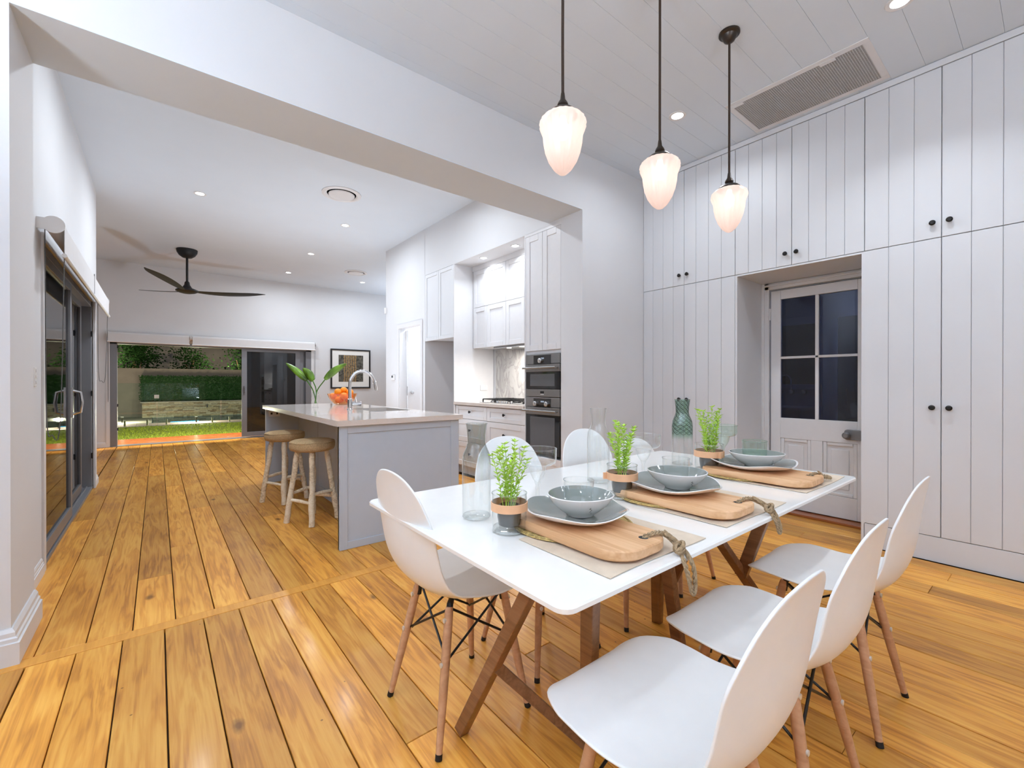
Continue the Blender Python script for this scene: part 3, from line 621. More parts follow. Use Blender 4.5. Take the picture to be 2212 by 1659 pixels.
def switch(loc, rz, label, w=.07, h=.115, n=1, kind='light switch'):
    o = empty('light_switch' if kind == 'light switch' else 'power_outlet', loc, rz, label, kind)
    MB().box((-w / 2, -.009, -h / 2), (w / 2, -.0005, h / 2)).build('cover', M['plate_sw'], o, bevel=.003)
    for k in range(n): MB().box((-.008, -.014, -h * .3 + k * h * .3 - .006), (.008, -.009, -h * .3 + k * h * .3 + .010)).build('rocker', M['plate_sw'], o, bevel=.001)
    return o
switch((XL, 3.80, 1.235), PI / 2, 'triple light switch on the left wall beside the dark sliding door', .07, .115, 3)
switch((XL, 7.12, 1.28), PI / 2, 'white power outlet on the short wall past the sliding door', .07, .10, 2, 'power outlet')
sen = empty('motion_sensor', (XK - .0, 7.345, 2.45), label='tiny white motion sensor at the end of the kitchen wall', cat='sensor')
MB().box((-.03, -.02, -.05), (0, .02, .05)).build('case', M['plate_sw'], sen, bevel=.006)

# ------------------------------------------------------------------ wardrobe wall
def knob(parent, x, y, z, r=.0175):
    k = MB().lathe([(r * .5, 0), (r * .42, .016), (r * .95, .02), (r, .028), (r * .6, .034)], 16)
    k.v = [(x - v[2], y + v[0], z + v[1]) for v in k.v]; return k.build('knob', M['knob'], parent, smooth=40)
def vj_door(parent, y0, y1, z0, z1, n, kn):
    g = .0022
    d = MB().box((XR + .008, y0 + g, z0 + g), (XR + .02, y1 - g, z1 - g)).build('door', M['cab'], parent)
    w = (y1 - y0 - 2 * g) / n
    for i in range(n):
        a = y0 + g + i * w; b = a + w
        e0 = 0 if i == 0 else .0011; e1 = 0 if i == n - 1 else .0011
        box('board', (XR, a + e0, z0 + g), (XR + .008, b - e1, z1 - g), M['cab'], d, bevel=.002)
    if kn: knob(d, XR, *kn)
    return d
def wardrobe(y0, ym, y1, z0, z1, n, kz, label, name='wardrobe'):
    w = empty(name, (0, 0, 0), label=label, cat='cabinet')
    MB().box((XR + .022, y0 + .001, z0 + .001), (4.63 if name == 'wardrobe' else 4.58, y1 - .001, z1 - .001)).build('body', M['cab'], w)
    vj_door(w, y0, ym, z0, z1, n, (ym - .04, kz)); vj_door(w, ym, y1, z0, z1, n, (ym + .042, kz))
    return w
wardrobe(1.847, 2.342, 2.813 - .004, .168, 2.168, 4, 1.037, 'tall lower wardrobe between the corner and the glazed door', 'wardrobe')
wardrobe(1.847, 2.342, 2.813 - .004, 2.168, 3.30, 4, 2.265, 'overhead cupboard in the corner, farthest from the air grille', 'overhead_cabinet')
wardrobe(.913, 1.392, 1.847, 2.168, 3.30, 4, 2.265, 'overhead cupboard directly above the glazed door recess', 'overhead_cabinet')
wardrobe(.09, .503, .913, .168, 2.168, 3, 1.034, 'tall lower wardrobe to the right of the glazed door', 'wardrobe')
wardrobe(.09, .503, .913, 2.168, 3.30, 3, 2.268, 'overhead cupboard to the right of the one above the glazed door', 'overhead_cabinet')
struct(MB().box((XR, .09, 0.001), (XR + .02, .913, .166)).build('baseboard_right', M['cab'], bevel=.001))
struct(MB().box((XR, 1.847, 0.001), (XR + .02, YW - .002, .166)).build('baseboard_right_far', M['cab'], bevel=.001))
struct(MB().box((XR - .002, .09, 3.303), (XR + .04, YW, 3.3465)).build('trim_4', M['cab'], bevel=.002))
struct(MB().box((XR, .908, 0.001), (4.634, .930, 2.165)).box((XR, 1.828, 0.001), (4.634, 1.846, 2.165)).box((XR, .93, 2.152), (4.634, 1.828, 2.166)).build('trim_5', M['cab'], bevel=.001))
# recess: door frame and old glazed door (door_4)
struct(MB().box((4.58, 1.765, 0), (4.634, 1.828, 2.15)).box((4.58, .930, 0), (4.634, .98, 2.15)).box((4.58, .93, 2.09), (4.634, 1.828, 2.15)).box((4.565, .93, 2.118), (4.60, 1.828, 2.135)).box((4.57, 1.80, 0), (4.59, 1.828, 2.15)).build('trim_6', M['trim'], bevel=.003))
d4 = empty('door_4', (4.60, 1.374, 0)); struct(d4)
hw = .380; m = MB()
m.box((0, -hw, .03), (.04, -.295, 2.075)).box((0, .295, .03), (.04, hw, 2.075)).box((0, -.295, 1.99), (.04, .295, 2.075)).box((0, -.295, .68), (.04, .295, .87)).box((0, -.295, .03), (.04, .295, .215))
m.box((0, -.045, .215), (.04, .045, .68))
m.build('frame', M['trim'], d4, bevel=.003)
MB().box((0, -.014, .87), (.04, .014, 1.99)).build('glazing_bar', M['trim'], d4, bevel=.003); MB().box((0, -.295, 1.425), (.04, .295, 1.447)).build('glazing_bar', M['trim'], d4, bevel=.003)
for (a, b) in ((-.295, -.014), (.014, .295)):
    for (c, e) in ((.87, 1.425), (1.447, 1.99)):
        MB().box((.018, a, c), (.022, b, e)).build('pane', M['pane_blue'], d4)
for (a, b) in ((-.295, -.045), (.045, .295)):
    q = MB().box((.018, a, .215), (.03, b, .68)).build('panel', M['trim'], d4)
    w_ = .03
    MB().box((.004, a, .215), (.02, a + w_, .68)).box((.004, b - w_, .215), (.02, b, .68)).box((.004, a + w_, .65), (.02, b - w_, .68)).box((.004, a + w_, .215), (.02, b - w_, .245)).build('moulding', M['trim'], q, bevel=.008, seg=3)
    MB().box((.010, a + .06, .275), (.02, b - .06, .62)).build('raised_field', M['trim'], q, bevel=.004)
lo = MB().loft([rrect(-.34, -.21, .715, .80, .02, 0), rrect(-.34, -.21, .715, .80, .02, .03)])
lo.v = [(-v[2], v[0], v[1]) for v in lo.v]; lo = lo.build('rim_lock', M['lock'], d4, bevel=.003)
kb = MB().lathe([(.012, 0), (.012, .03), (.026, .04), (.028, .055), (.016, .066)], 16); kb.v = [(-.03 - v[2], -.235 + v[0], .755 + v[1]) for v in kb.v]; kb.build('knob', M['lock'], lo, smooth=40)
for zz in (1.80, .35): MB().tube([(-.004, hw + .006, zz), (-.004, hw + .006, zz + .11)], .008, 8).build('hinge', M['trim'], d4)
struct(MB().box((4.48, .93, 0.0), (4.64, 1.828, .022)).build('trim_7', M['redwood'], bevel=.004))
# dark laundry behind the glazed door
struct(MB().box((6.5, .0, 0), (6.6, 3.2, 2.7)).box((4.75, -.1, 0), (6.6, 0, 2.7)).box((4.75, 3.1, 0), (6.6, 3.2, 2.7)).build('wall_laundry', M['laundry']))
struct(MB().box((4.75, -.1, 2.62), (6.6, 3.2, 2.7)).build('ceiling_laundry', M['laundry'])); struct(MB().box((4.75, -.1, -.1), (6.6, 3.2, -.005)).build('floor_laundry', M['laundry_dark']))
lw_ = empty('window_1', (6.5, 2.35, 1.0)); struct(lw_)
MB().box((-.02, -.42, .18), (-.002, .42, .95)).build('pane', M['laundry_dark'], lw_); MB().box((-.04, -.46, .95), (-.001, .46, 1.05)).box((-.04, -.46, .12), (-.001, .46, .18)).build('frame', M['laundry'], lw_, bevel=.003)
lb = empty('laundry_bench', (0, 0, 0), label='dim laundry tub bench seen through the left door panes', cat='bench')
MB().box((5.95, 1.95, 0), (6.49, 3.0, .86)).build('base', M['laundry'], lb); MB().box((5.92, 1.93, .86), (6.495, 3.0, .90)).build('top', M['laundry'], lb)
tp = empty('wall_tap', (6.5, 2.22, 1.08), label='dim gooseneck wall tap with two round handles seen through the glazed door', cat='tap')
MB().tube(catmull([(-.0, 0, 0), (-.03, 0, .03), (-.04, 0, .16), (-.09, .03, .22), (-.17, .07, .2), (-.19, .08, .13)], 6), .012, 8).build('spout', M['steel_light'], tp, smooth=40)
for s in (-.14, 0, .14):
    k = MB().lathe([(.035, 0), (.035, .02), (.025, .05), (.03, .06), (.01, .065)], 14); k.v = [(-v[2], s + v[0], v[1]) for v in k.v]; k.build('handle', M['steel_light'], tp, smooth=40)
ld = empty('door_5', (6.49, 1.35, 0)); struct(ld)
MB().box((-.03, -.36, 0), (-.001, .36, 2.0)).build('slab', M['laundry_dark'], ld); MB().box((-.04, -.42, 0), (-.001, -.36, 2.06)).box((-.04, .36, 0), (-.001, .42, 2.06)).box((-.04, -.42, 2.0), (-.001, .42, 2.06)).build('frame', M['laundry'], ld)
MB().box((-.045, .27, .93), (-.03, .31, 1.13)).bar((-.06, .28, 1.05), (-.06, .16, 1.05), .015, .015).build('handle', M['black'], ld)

# ------------------------------------------------------------------ ceiling fittings
def downlight(loc, power, label, group, r=.045, spread=135):
    o = empty('downlight', loc, 0, label, 'ceiling light', group)
    MB().lathe([(r, -.002), (r * 1.45, -.004), (r * 1.5, 0), (r * 1.5, .002)], 24, cap0=False, cap1=False).build('trim_ring', M['trim'], o, smooth=40)
    MB().lathe([(r, -.0015), (r * .9, -.001)], 20).build('lens', M['lens'], o)
    if power: lamp('AREA', (0, 0, -.012), power, o, size=.1, spread=spread)
    return o
for x, y, lb_ in ((3.27, 1.945, 'recessed ceiling lamp beside the hanging pendants, above the corner overhead cupboard'), (3.27, .577, 'recessed ceiling lamp near the top edge of the photo, right of the air grille')):
    downlight((x, y, ZD), P_DOWN_DINING * (5.0 if y > 1 else 4.5), lb_, None, spread=160 if y > 1 else 115)
for x, y in ((.2, 1.95), (.2, .45), (3.27, -.9), (1.7, -1.0), (.2, -1.0), (-1.5, 1.9), (-1.5, .45), (-1.5, -1.0)):
    downlight((x, y, ZD), P_DOWN_DINING * (3.5 if x > 3 else 1), 'recessed ceiling lamp of the dining room outside the photo', 'dining ceiling lamps outside the photo')
for x, y, lb_ in ((.404, 6.513, 'leftmost recessed ceiling lamp of the living room, nearer than the fan'), (2.128, 6.508, 'recessed ceiling lamp right beneath the near round air vent'),
                  (2.125, 8.326, 'recessed ceiling lamp second in the row leading to the garden wall'), (2.118, 10.032, 'recessed ceiling lamp last in the row, closest to the garden door'),
                  (3.637, 9.958, 'recessed ceiling lamp just below the far round air vent')):
    downlight((x, y, ZL), P_DOWN_LIVING, lb_, None, spread=175)
for x in (.404, 2.128):  # unseen lamps added to brighten the near part of the living room
    downlight((x, 4.25, ZL), P_DOWN_LIVING, 'added fill lamp in the living room ceiling, hidden behind the bulkhead', 'added fill lamps behind the bulkhead', spread=175)
for y in (3.98, 4.62):
    o = downlight((3.245, y, 2.79), P_NICHE, 'left recessed lamp in the niche soffit above the cooktop' if y > 4.3 else 'right recessed lamp in the niche soffit above the cooktop', None, r=.04, spread=140)
for x, y, lb_ in ((1.741, 5.457, 'near round ceiling air vent over the island'), (3.209, 9.156, 'far round ceiling air vent near the garden wall')):
    o = empty('ceiling_vent', (x, y, ZL), 0, lb_, 'air vent')
    MB().lathe([(.225, 0), (.225, -.008), (.19, -.018), (.175, -.012), (.165, 0.0)], 32, cap0=False, cap1=False).build('outer_ring', M['trim'], o, smooth=30)
    MB().lathe([(.168, -.0008), (.0, -.0008)][:1] + [(.01, -.0008)], 32).build('throat', M['gap'], o)
    MB().lathe([(.15, -.012), (.145, -.022), (.12, -.026), (.01, -.026)], 32).build('disc', M['trim'], o, smooth=30)
# added fill lamps that shine up to the ceiling, out of view
def added_floor_lamp(loc, power, label):
    o = empty('added_floor_lamp', loc, 0, label, 'floor lamp', 'added fill lamps out of view')
    MB().lathe([(.15, 0), (.15, .02), (.03, .03)], 24).build('base', M['black'], o, smooth=40)
    MB().tube([(0, 0, .02), (0, 0, 1.75)], .013, 10).build('pole', M['black'], o, smooth=40)
    MB().lathe([(.03, 1.74), (.12, 1.76), (.20, 1.84), (.195, 1.84), (.11, 1.77)], 28).build('shade', M['trim'], o, smooth=40)
    lamp('AREA', (0, 0, 1.85), power, o, size=.36, rot=(PI, 0, 0), col=(.865, .96, 1.09))
    return o
added_floor_lamp((-2.0, .7, 0), P_FILL_DINING * .95, 'added fill lamp shining up at the ceiling behind the photographer, dining left')
added_floor_lamp((.1, -2.3, 0), P_FILL_DINING * .55, 'added fill lamp shining up at the ceiling behind the photographer, dining right')
added_floor_lamp((5.0, 9.4, 0), P_FILL_LIVING, 'added fill lamp shining up at the ceiling, hidden behind the pantry')
up = empty('added_uplighter', (1.72, 6.55, 0), 0, 'low added fill uplighter standing behind the kitchen island', 'floor lamp')
MB().lathe([(.14, 0), (.14, .02), (.10, .03), (.10, .30), (.16, .42), (.155, .42), (.09, .31)], 28).build('housing', M['black'], up, smooth=40)
lamp('AREA', (0, 0, .43), P_FILL_LIVING * 1.5, up, size=.30, rot=(PI, 0, 0), col=(.865, .96, 1.09))  # added uplight for the living room ceiling, hidden by the island
lamp('AREA', (5.7, 1.2, 2.55), 7.0, None, col=(.6, .72, 1.0), size=.3)  # added dim blue fill so the laundry reads through the panes
# return air grille
gr = empty('return_air_grille', (3.73, 1.203, ZD), 0, 'long grey return air grille in the white boarded ceiling', 'air grille')
MB().box((-.285, -.445, -.006), (-.24, .445, .0)).box((.24, -.445, -.006), (.285, .445, 0)).box((-.24, -.445, -.006), (.24, -.405, 0)).box((-.24, .405, -.006), (.24, .445, 0)).build('frame', M['trim'], gr, bevel=.002)
MB().box((-.24, -.405, -.0018), (.24, .405, -.0008)).build('filter', M['filter'], gr)
g = MB()
for i in range(61): 
    yy = -.405 + .81 * i / 60; g.box((-.24, yy - .0013, -.0085), (.24, yy + .0013, -.002))
for i in range(37):
    xx = -.24 + .48 * i / 36; g.box((xx - .0012, -.405, -.0075), (xx + .0012, .405, -.002))
tag(g.build('lattice', M['grille'], gr), kind='stuff')
for yy in (-.26, .33): MB().box((-.25, yy, -.009), (-.215, yy + .09, -.003)).build('latch_tab', M['trim'], gr)
# pendants
def flute(t, r, z): return 1 + .018 * math.cos(20 * t)
pend = empty('pendant_lamp', (1.41, 1.395, ZD), 0, 'nearest frosted glass pendant lamp, largest of the three above the table', 'pendant lamp')
MB().lathe([(.012, -.062), (.03, -.05), (.045, -.02), (.06, -.012), (.06, 0)], 24).build('canopy', M['bronze'], pend, smooth=35)
MB().tube([(0, 0, -.05), (.001, 0, -.3), (-.001, 0, -.6), (0, 0, -.90)], .0065, 8).build('cord', M['cord'], pend, smooth=60)
MB().lathe([(.008, -.86), (.012, -.89), (.022, -.905), (.025, -.915), (.018, -.925), (.05, -.94), (.066, -.955), (.066, -.965)], 24).build('cap', M['bronze'], pend, smooth=35)
MB().lathe([(.060, -.962), (.085, -.970), (.100, -.985), (.104, -1.005), (.097, -1.025), (.089, -1.045), (.086, -1.08), (.078, -1.12), (.062, -1.165), (.040, -1.20), (.018, -1.22), (.003, -1.226)], 80, cap0=False, cap1=True, mod=flute).build('glass_shade', M['frost'], pend, smooth=50)
MB().lathe([(.012, -.965), (.018, -.99), (.030, -1.02), (.030, -1.04), (.018, -1.062), (.004, -1.068)], 16).build('bulb', M['bulb'], pend, smooth=60)
lamp('POINT', (0, 0, -1.09), P_PENDANT, pend, col=(1, .88, .8), radius=.02)
for loc, lb_ in (((2.09, 1.345, ZD), 'middle frosted glass pendant lamp of the row of three'), ((2.745, 1.285, ZD), 'farthest frosted glass pendant lamp, its round canopy in view')):
    dup(pend, loc, 0.4, lb_)
# fan
fan = empty('ceiling_fan', (.40, 9.40, ZL), 0, 'large black three-blade ceiling fan in the living room', 'ceiling fan')
MB().lathe([(.015, -.145), (.07, -.135), (.115, -.10), (.145, -.05), (.152, 0)], 28).build('canopy', M['black'], fan, smooth=40)
MB().tube([(0, 0, -.12), (0, 0, -.56)], .018, 12).build('rod', M['black'], fan, smooth=40)
MB().lathe([(.02, -.54), (.035, -.56), (.04, -.60), (.075, -.66), (.10, -.665), (.16, -.69), (.165, -.71), (.12, -.735), (.06, -.75), (.01, -.752)], 28).build('motor_hub', M['black'], fan, smooth=40)
for k in range(3):
    a = math.radians(4 + 120 * k); b = MB(); rings = []
    for i in range(15):
        t = i / 14; r = .10 + t * 1.10
        w = .05 + .085 * math.sin(min(1, t * 1.35) * PI * .62) if t < .74 else .05 + .085 * math.sin(.999 * PI * .62)
        w *= (1 - max(0, (t - .70) / .30) ** 2.2 * .93)
        pitch = math.radians(-18) * (1 - .35 * t); zz = -.71 + .10 * t ** 1.3; th = .012 * (1 - .6 * t) + .003
        sweep = .05 * math.sin(t * PI)
        ring = []
        for (u, v) in ((-1, 0), (-.4, .8), (.3, 1), (1, 0), (.3, -1), (-.4, -.8)):
            y = u * w * .85 + sweep - .02; z = zz + y * math.tan(pitch) * .6 + v * th / 2
            ring.append((r * math.cos(a) - y * math.sin(a), r * math.sin(a) + y * math.cos(a), z))
        rings.append(ring)
    b.loft(rings).build('blade', M['black'], fan, smooth=50)

# ------------------------------------------------------------------ island
il = empty('kitchen_island', (0, 0, 0), label='pale grey kitchen island base with framed end panel', cat='kitchen island')
IX0, IX1, IY0, IY1 = 1.01, 2.0, 3.215, 6.0
ep = MB().box((IX0, IY0, 0.001), (IX0 + .055, IY0 + .04, .888)).box((IX1 - .075, IY0, 0.001), (IX1, IY0 + .04, .888)).box((IX0 + .055, IY0, .835), (IX1 - .075, IY0 + .04, .888)).box((IX0 + .055, IY0, 0.001), (IX1 - .075, IY0 + .04, .055)).box((IX0, IY0 + .018, 0.001), (IX1, IY0 + .04, .888)).build('end_panel', M['island'], il, bevel=.002)
MB().box((IX0 + .055, IY0 + .008, .055), (IX1 - .075, IY0 + .02, .835)).build('inset_panel', M['island'], ep)
MB().box((IX0, IY1 - .04, 0.001), (IX1, IY1, .888)).build('end_panel', M['island'], il, bevel=.002)
MB().box((1.37, IY0 + .04, .09), (1.39, IY1 - .04, .888)).build('back_panel', M['island'], il)
for yy in (4.15, 5.10): MB().box((1.3695, yy - .0015, .09), (1.3705, yy + .0015, .888)).build('panel_joint', M['gap'], il)
MB().box((1.358, IY0 + .04, 0.001), (1.39, IY1 - .04, .09)).build('skirting', M['island'], il)
MB().box((1.39, IY0 + .04, 0.1), (IX1 - .02, 4.0, .888)).box((1.39, 4.72, 0.1), (IX1 - .02, IY1 - .04, .888)).box((1.39, 4.0, 0.1), (IX1 - .02, 4.72, .66)).build('carcass', M['island'], il)
q = MB()
X0, X1, Y0, Y1 = .985, 2.025, 3.19, 6.02; sx0, sx1, sy0, sy1 = 1.585, 1.965, 4.03, 4.66
q.box((X0, Y0, .89), (sx0, Y1, .93)).box((sx1, Y0, .89), (X1, Y1, .93)).box((sx0, Y0, .89), (sx1, sy0, .93)).box((sx0, sy1, .89), (sx1, Y1, .93))
tag(q.build('island_benchtop', M['stone'], bevel=.0), 'long beige stone benchtop of the island with a sink cut out', 'benchtop')
sk = empty('kitchen_sink', ((sx0 + sx1) / 2, (sy0 + sy1) / 2, .888), 0, 'dark undermount sink in the island benchtop', 'sink')
a, b = (sx1 - sx0) / 2 + .004, (sy1 - sy0) / 2 + .004
MB().box((-a, -b, -.2), (a, b, -.195)).box((-a - .004, -b, -.2), (-a, b, 0)).box((a, -b, -.2), (a + .004, b, 0)).box((-a, -b - .004, -.2), (a, -b, 0)).box((-a, b, -.2), (a, b + .004, 0)).build('bowl', M['steel'], sk)
MB().lathe([(.045, -.195), (.045, -.19), (.03, -.188)], 16).build('drain', M['steel_light'], sk)
tpo = empty('mixer_tap', (1.515, 4.50, .93), 0, 'tall chrome gooseneck mixer tap on the island', 'tap')
MB().lathe([(.030, 0), (.030, .006), (.024, .012), (.024, .105), (.019, .11)], 20).build('base', M['chrome'], tpo, smooth=35)
pts = [(0, 0, .1), (0, 0, .24), (.008, -.002, .30), (.05, -.012, .365), (.115, -.028, .388), (.18, -.045, .365), (.225, -.058, .30), (.240, -.062, .235)]
MB().tube(catmull(pts, 6), .0165, 12).build('spout', M['chrome'], tpo, smooth=50)
MB().tube([(.238, -.0615, .245), (.246, -.064, .19)], [.0185, .0165], 12).build('spray_head', M['chrome'], tpo, smooth=40)
MB().tube([(.02, -.005, .055), (.085, -.02, .055)], .017, 12).tube([(.085, -.02, .055), (.105, -.025, .055)], .022, 12).tube([(.06, -.014, .065), (.05, -.010, .125)], .0065, 8).build('lever', M['chrome'], tpo, smooth=40)
go = empty('power_outlet', (1.10, IY1 - .04, .83), 0, 'double power outlet under the island benchtop behind the far stool', 'power outlet')
MB().box((-.06, -.009, -.037), (.06, -.0005, .037)).build('cover', M['plate_sw'], go, bevel=.003)
for xx in (-.03, .03): MB().box((xx - .01, -.0105, -.012), (xx + .01, -.009, .012)).build('socket', M['gap'], go)
# vase and leaf cuttings
vz = empty('glass_vase', (1.345, 5.10, .93), 0, 'small clear glass vase on the island', 'vase')
MB().lathe([(.028, 0), (.030, .008), (.018, .022), (.020, .032), (.042, .07), (.046, .10), (.040, .14), (.033, .172)], 24, cap1=False).build('bowl', M['glass'], vz, smooth=50)
def cutting(p0, p1, p2, tip, w, label, tw):
    o = empty('leaf_cutting', (1.345, 5.10, .955), 0, label, 'leaf')
    MB().tube(catmull([p0, p1, p2], 6), [.006] * 13, 7).build('stem', M['stem'], o, smooth=60)
    P = catmull([p2, (Vector(p2) + Vector(tip)) / 2 + Vector((0, 0, .012)), tip], 7); b = MB(); rings = []
    side = Vector(tw).normalized()
    for i, p in enumerate(P):
        t = i / (len(P) - 1); hw_ = w * (math.sin(PI * min(1, t * .92 + .06) ** .8) ** .75 if t < 1 else 0) + .0015
        d = (Vector(tip) - Vector(p2)).normalized(); s = (side - d * side.dot(d)).normalized(); n = d.cross(s)
        rings.append([p + s * hw_ + n * hw_ * .35, p, p - s * hw_ + n * hw_ * .35])
    b.loft(rings, False, False, closed=False)
    o2 = b.build('blade', M['leafgreen'], o, smooth=70)
    md = o2.modifiers.new('solid', 'SOLIDIFY'); md.thickness = .003
cutting((.008, .0, .02), (-.02, .02, .16), (-.075, .05, .27), (-.26, .16, .46), .034, 'striped green leaf leaning left towards the dark sliding panel', (.5, .2, 1))
cutting((.0, .0, .02), (.005, .0, .17), (-.025, .01, .265), (-.115, .06, .405), .044, 'middle variegated green leaf, standing most upright in the vase', (.8, -.6, .4))
cutting((-.008, .0, .02), (.015, -.01, .16), (.085, -.05, .28), (.275, -.18, .455), .042, 'yellow green leaf leaning right in front of the framed print', (.5, .5, -.8))
# fruit bowl
fbx, fby = 1.80, 5.62
fb = empty('fruit_bowl', (fbx, fby, .93), 0, 'orange glass bowl full of oranges on the island', 'bowl')
MB().lathe([(.07, .002), (.10, .012), (.14, .05), (.165, .10), (.178, .135), (.174, .136), (.160, .10), (.135, .052), (.095, .018), (.01, .010)], 40, mod=lambda t, r, z: 1 + (.03 * math.cos(8 * t) if z > .12 else 0)).build('glass_bowl', M['glass_orange'], fb, smooth=50)
oranges = [(-.065, -.05, .062, 'orange low at the front left of the glass bowl'), (.055, -.065, .062, 'orange low at the front right of the glass bowl'), (.0, .075, .062, 'orange low at the back of the bowl'),
           (-.10, .035, .105, 'orange at the left rim of the glass bowl'), (.10, .03, .105, 'orange at the right rim of the glass bowl'), (-.015, -.105, .108, 'orange pressing against the front of the bowl, half way up'),
           (.035, .11, .125, 'orange at the back rim of the bowl'), (-.06, -.015, .158, 'orange high on the left, round and closest to the vase'), (.02, .015, .175, 'topmost orange partly behind the tap'), (.075, -.05, .150, 'orange high on the right, beside the tap lever')]
for i, (ox, oy, oz, lb_) in enumerate(oranges):
    o = empty('orange', (fbx + ox, fby + oy, .93 + oz), random.random() * 6, lb_, 'fruit', 'oranges in the glass bowl')
    MB().lathe([(.004, -.041)] + [(.044 * math.cos(math.radians(k)), .042 * math.sin(math.radians(k))) for k in range(-75, 80, 15)] + [(.006, .0405)], 20).build('peel', M['orange'], o, smooth=60)
    MB().lathe([(.004, .039), (.005, .043), (.002, .044)], 8).build('stem_button', M['herbstem'], o)
# stools
st = empty('bar_stool', (1.055, 4.10, 0), math.radians(-10), 'near bar stool with burlap seat and pale driftwood legs', 'bar stool', None)
MB().lathe([(.15, .612), (.176, .622), (.186, .645), (.186, .675), (.176, .695), (.15, .704), (.08, .707), (.005, .707)], 40, mod=lambda t, r, z: 1 + .006 * math.sin(3 * t) + .004 * math.sin(7 * t + 1)).build('seat', M['burlap'], st, smooth=50)
MB().tube([(.182 * math.cos(t * PI / 20), .182 * math.sin(t * PI / 20), .688 + .003 * math.sin(t * .9)) for t in range(41)], .0035, 6, caps=False).build('piping', M['burlap'], st, smooth=60)
legp = []
for k in range(4):
    t = math.radians(-96 + 90 * k); a = Vector((.115 * math.cos(t), .115 * math.sin(t), .615)); b = Vector((.205 * math.cos(t), .205 * math.sin(t), 0.0))
    P = []; R_ = []
    for i in range(10):
        u = i / 9; p = a.lerp(b, u) + Vector((random.uniform(-.004, .004), random.uniform(-.004, .004), 0)) * (1 if 0 < i < 9 else 0); P.append(p); R_.append(.0215 + .004 * u + random.uniform(-.0025, .0025))
    MB().tube(P, R_, 10).build('leg', M['driftwood'], st, smooth=60); legp.append((a, b))
for k in range(4):
    u = .58 if k % 2 == 0 else .68
    p = legp[k][0].lerp(legp[k][1], u); q_ = legp[(k + 1) % 4][0].lerp(legp[(k + 1) % 4][1], u + .02)
    MB().tube([p, p.lerp(q_, .5) + Vector((0, 0, .003)), q_], [.014, .016, .013], 8).build('rung', M['driftwood'], st, smooth=60)
dup(st, (1.015, 4.98, 0), math.radians(-8), 'far bar stool with burlap seat, nearer to the garden door')

# picture on the back wall
pc = empty('framed_print', (3.757, YB, 1.56), 0, 'black framed print of ochre bead strings on the back wall', 'picture')
MB().box((-.49, -.035, -.50), (-.455, -.001, .47)).box((.455, -.035, -.50), (.49, -.001, .47)).box((-.455, -.035, .435), (.455, -.001, .47)).box((-.455, -.035, -.50), (.455, -.001, -.465)).build('frame', M['picframe'], pc, bevel=.003)
MB().box((-.455, -.018, -.465), (.455, -.010, .435)).build('mount', M['picmat'], pc)
MB().box((-.30, -.0195, -.335), (.305, -.0175, .325)).build('print', M['art'], pc)
q = MB()
for cx_ in (-.16, -.105, -.05, .005, .06, .115):
    for k in range(18):
        zz = -.318 + k * .0365 + random.uniform(-.004, .004); xx = cx_ + random.uniform(-.006, .006)
        ring = [(xx + .02 * math.cos(t), -.0205, zz + .015 * math.sin(t)) for t in [PI * j / 4 for j in range(8)]]; ring2 = [(xx + .010 * math.cos(t), -.0205, zz + .006 * math.sin(t)) for t in [PI * j / 4 for j in range(8)]]
        q.loft([ring, ring2], False, False)
tag(q.build('bead_pattern', M['artbead'], pc), kind='stuff')

# ------------------------------------------------------------------ dining table
TX0, TX1, TY0, TY1, TZ = .632, 2.642, .618, 1.688, .745
dt = empty('dining_table', ((TX0 + TX1) / 2, (TY0 + TY1) / 2, 0), 0, 'long white dining table on walnut coloured crossed legs', 'table')
ox, oy = dt.location.x, dt.location.y
x0, x1, y0, y1 = TX0 - ox, TX1 - ox, TY0 - oy, TY1 - oy
MB().loft([rrect(x0 + .05, x1 - .05, y0 + .05, y1 - .05, .02, .712), rrect(x0 + .008, x1 - .008, y0 + .008, y1 - .008, .03, .726), rrect(x0, x1, y0, y1, .033, .731), rrect(x0, x1, y0, y1, .033, .741), rrect(x0 + .004, x1 - .004, y0 + .004, y1 - .004, .03, TZ)]).build('tabletop', M['table'], dt, smooth=30)
beams = [((.812, 1.29, 0), (.812, .88, .712)), ((.82, 1.11, .32), (1.10, .965, 0)), ((1.115, .985, 0), (.90, .785, .712)),
         ((1.95, 1.266, 0), (1.365, .886, .712)), ((1.60, .915, 0), (1.55, 1.0, .712)), ((2.285, .80, 0), (1.707, .94, .712)), ((1.985, .875, .36), (1.93, .742, .712)), ((2.25, 1.40, 0), (2.0, 1.0, .712))]
for a, b in beams:
    a = Vector(a) - Vector((ox, oy, 0)); b = Vector(b) - Vector((ox, oy, 0))
    d = b - a; side = Vector((-.78, .62, 0)) if abs(d.x) + abs(d.y) > 0 else Vector((1, 0, 0))
    m = MB().bar(a, b, .034, .046, (0, 1, .1)); k = []
    for v in m.v: k.append((v[0], v[1], min(max(v[2], 0.0), .713)))
    m.v = k; m.build('leg', M['walnut'], dt, bevel=.003)

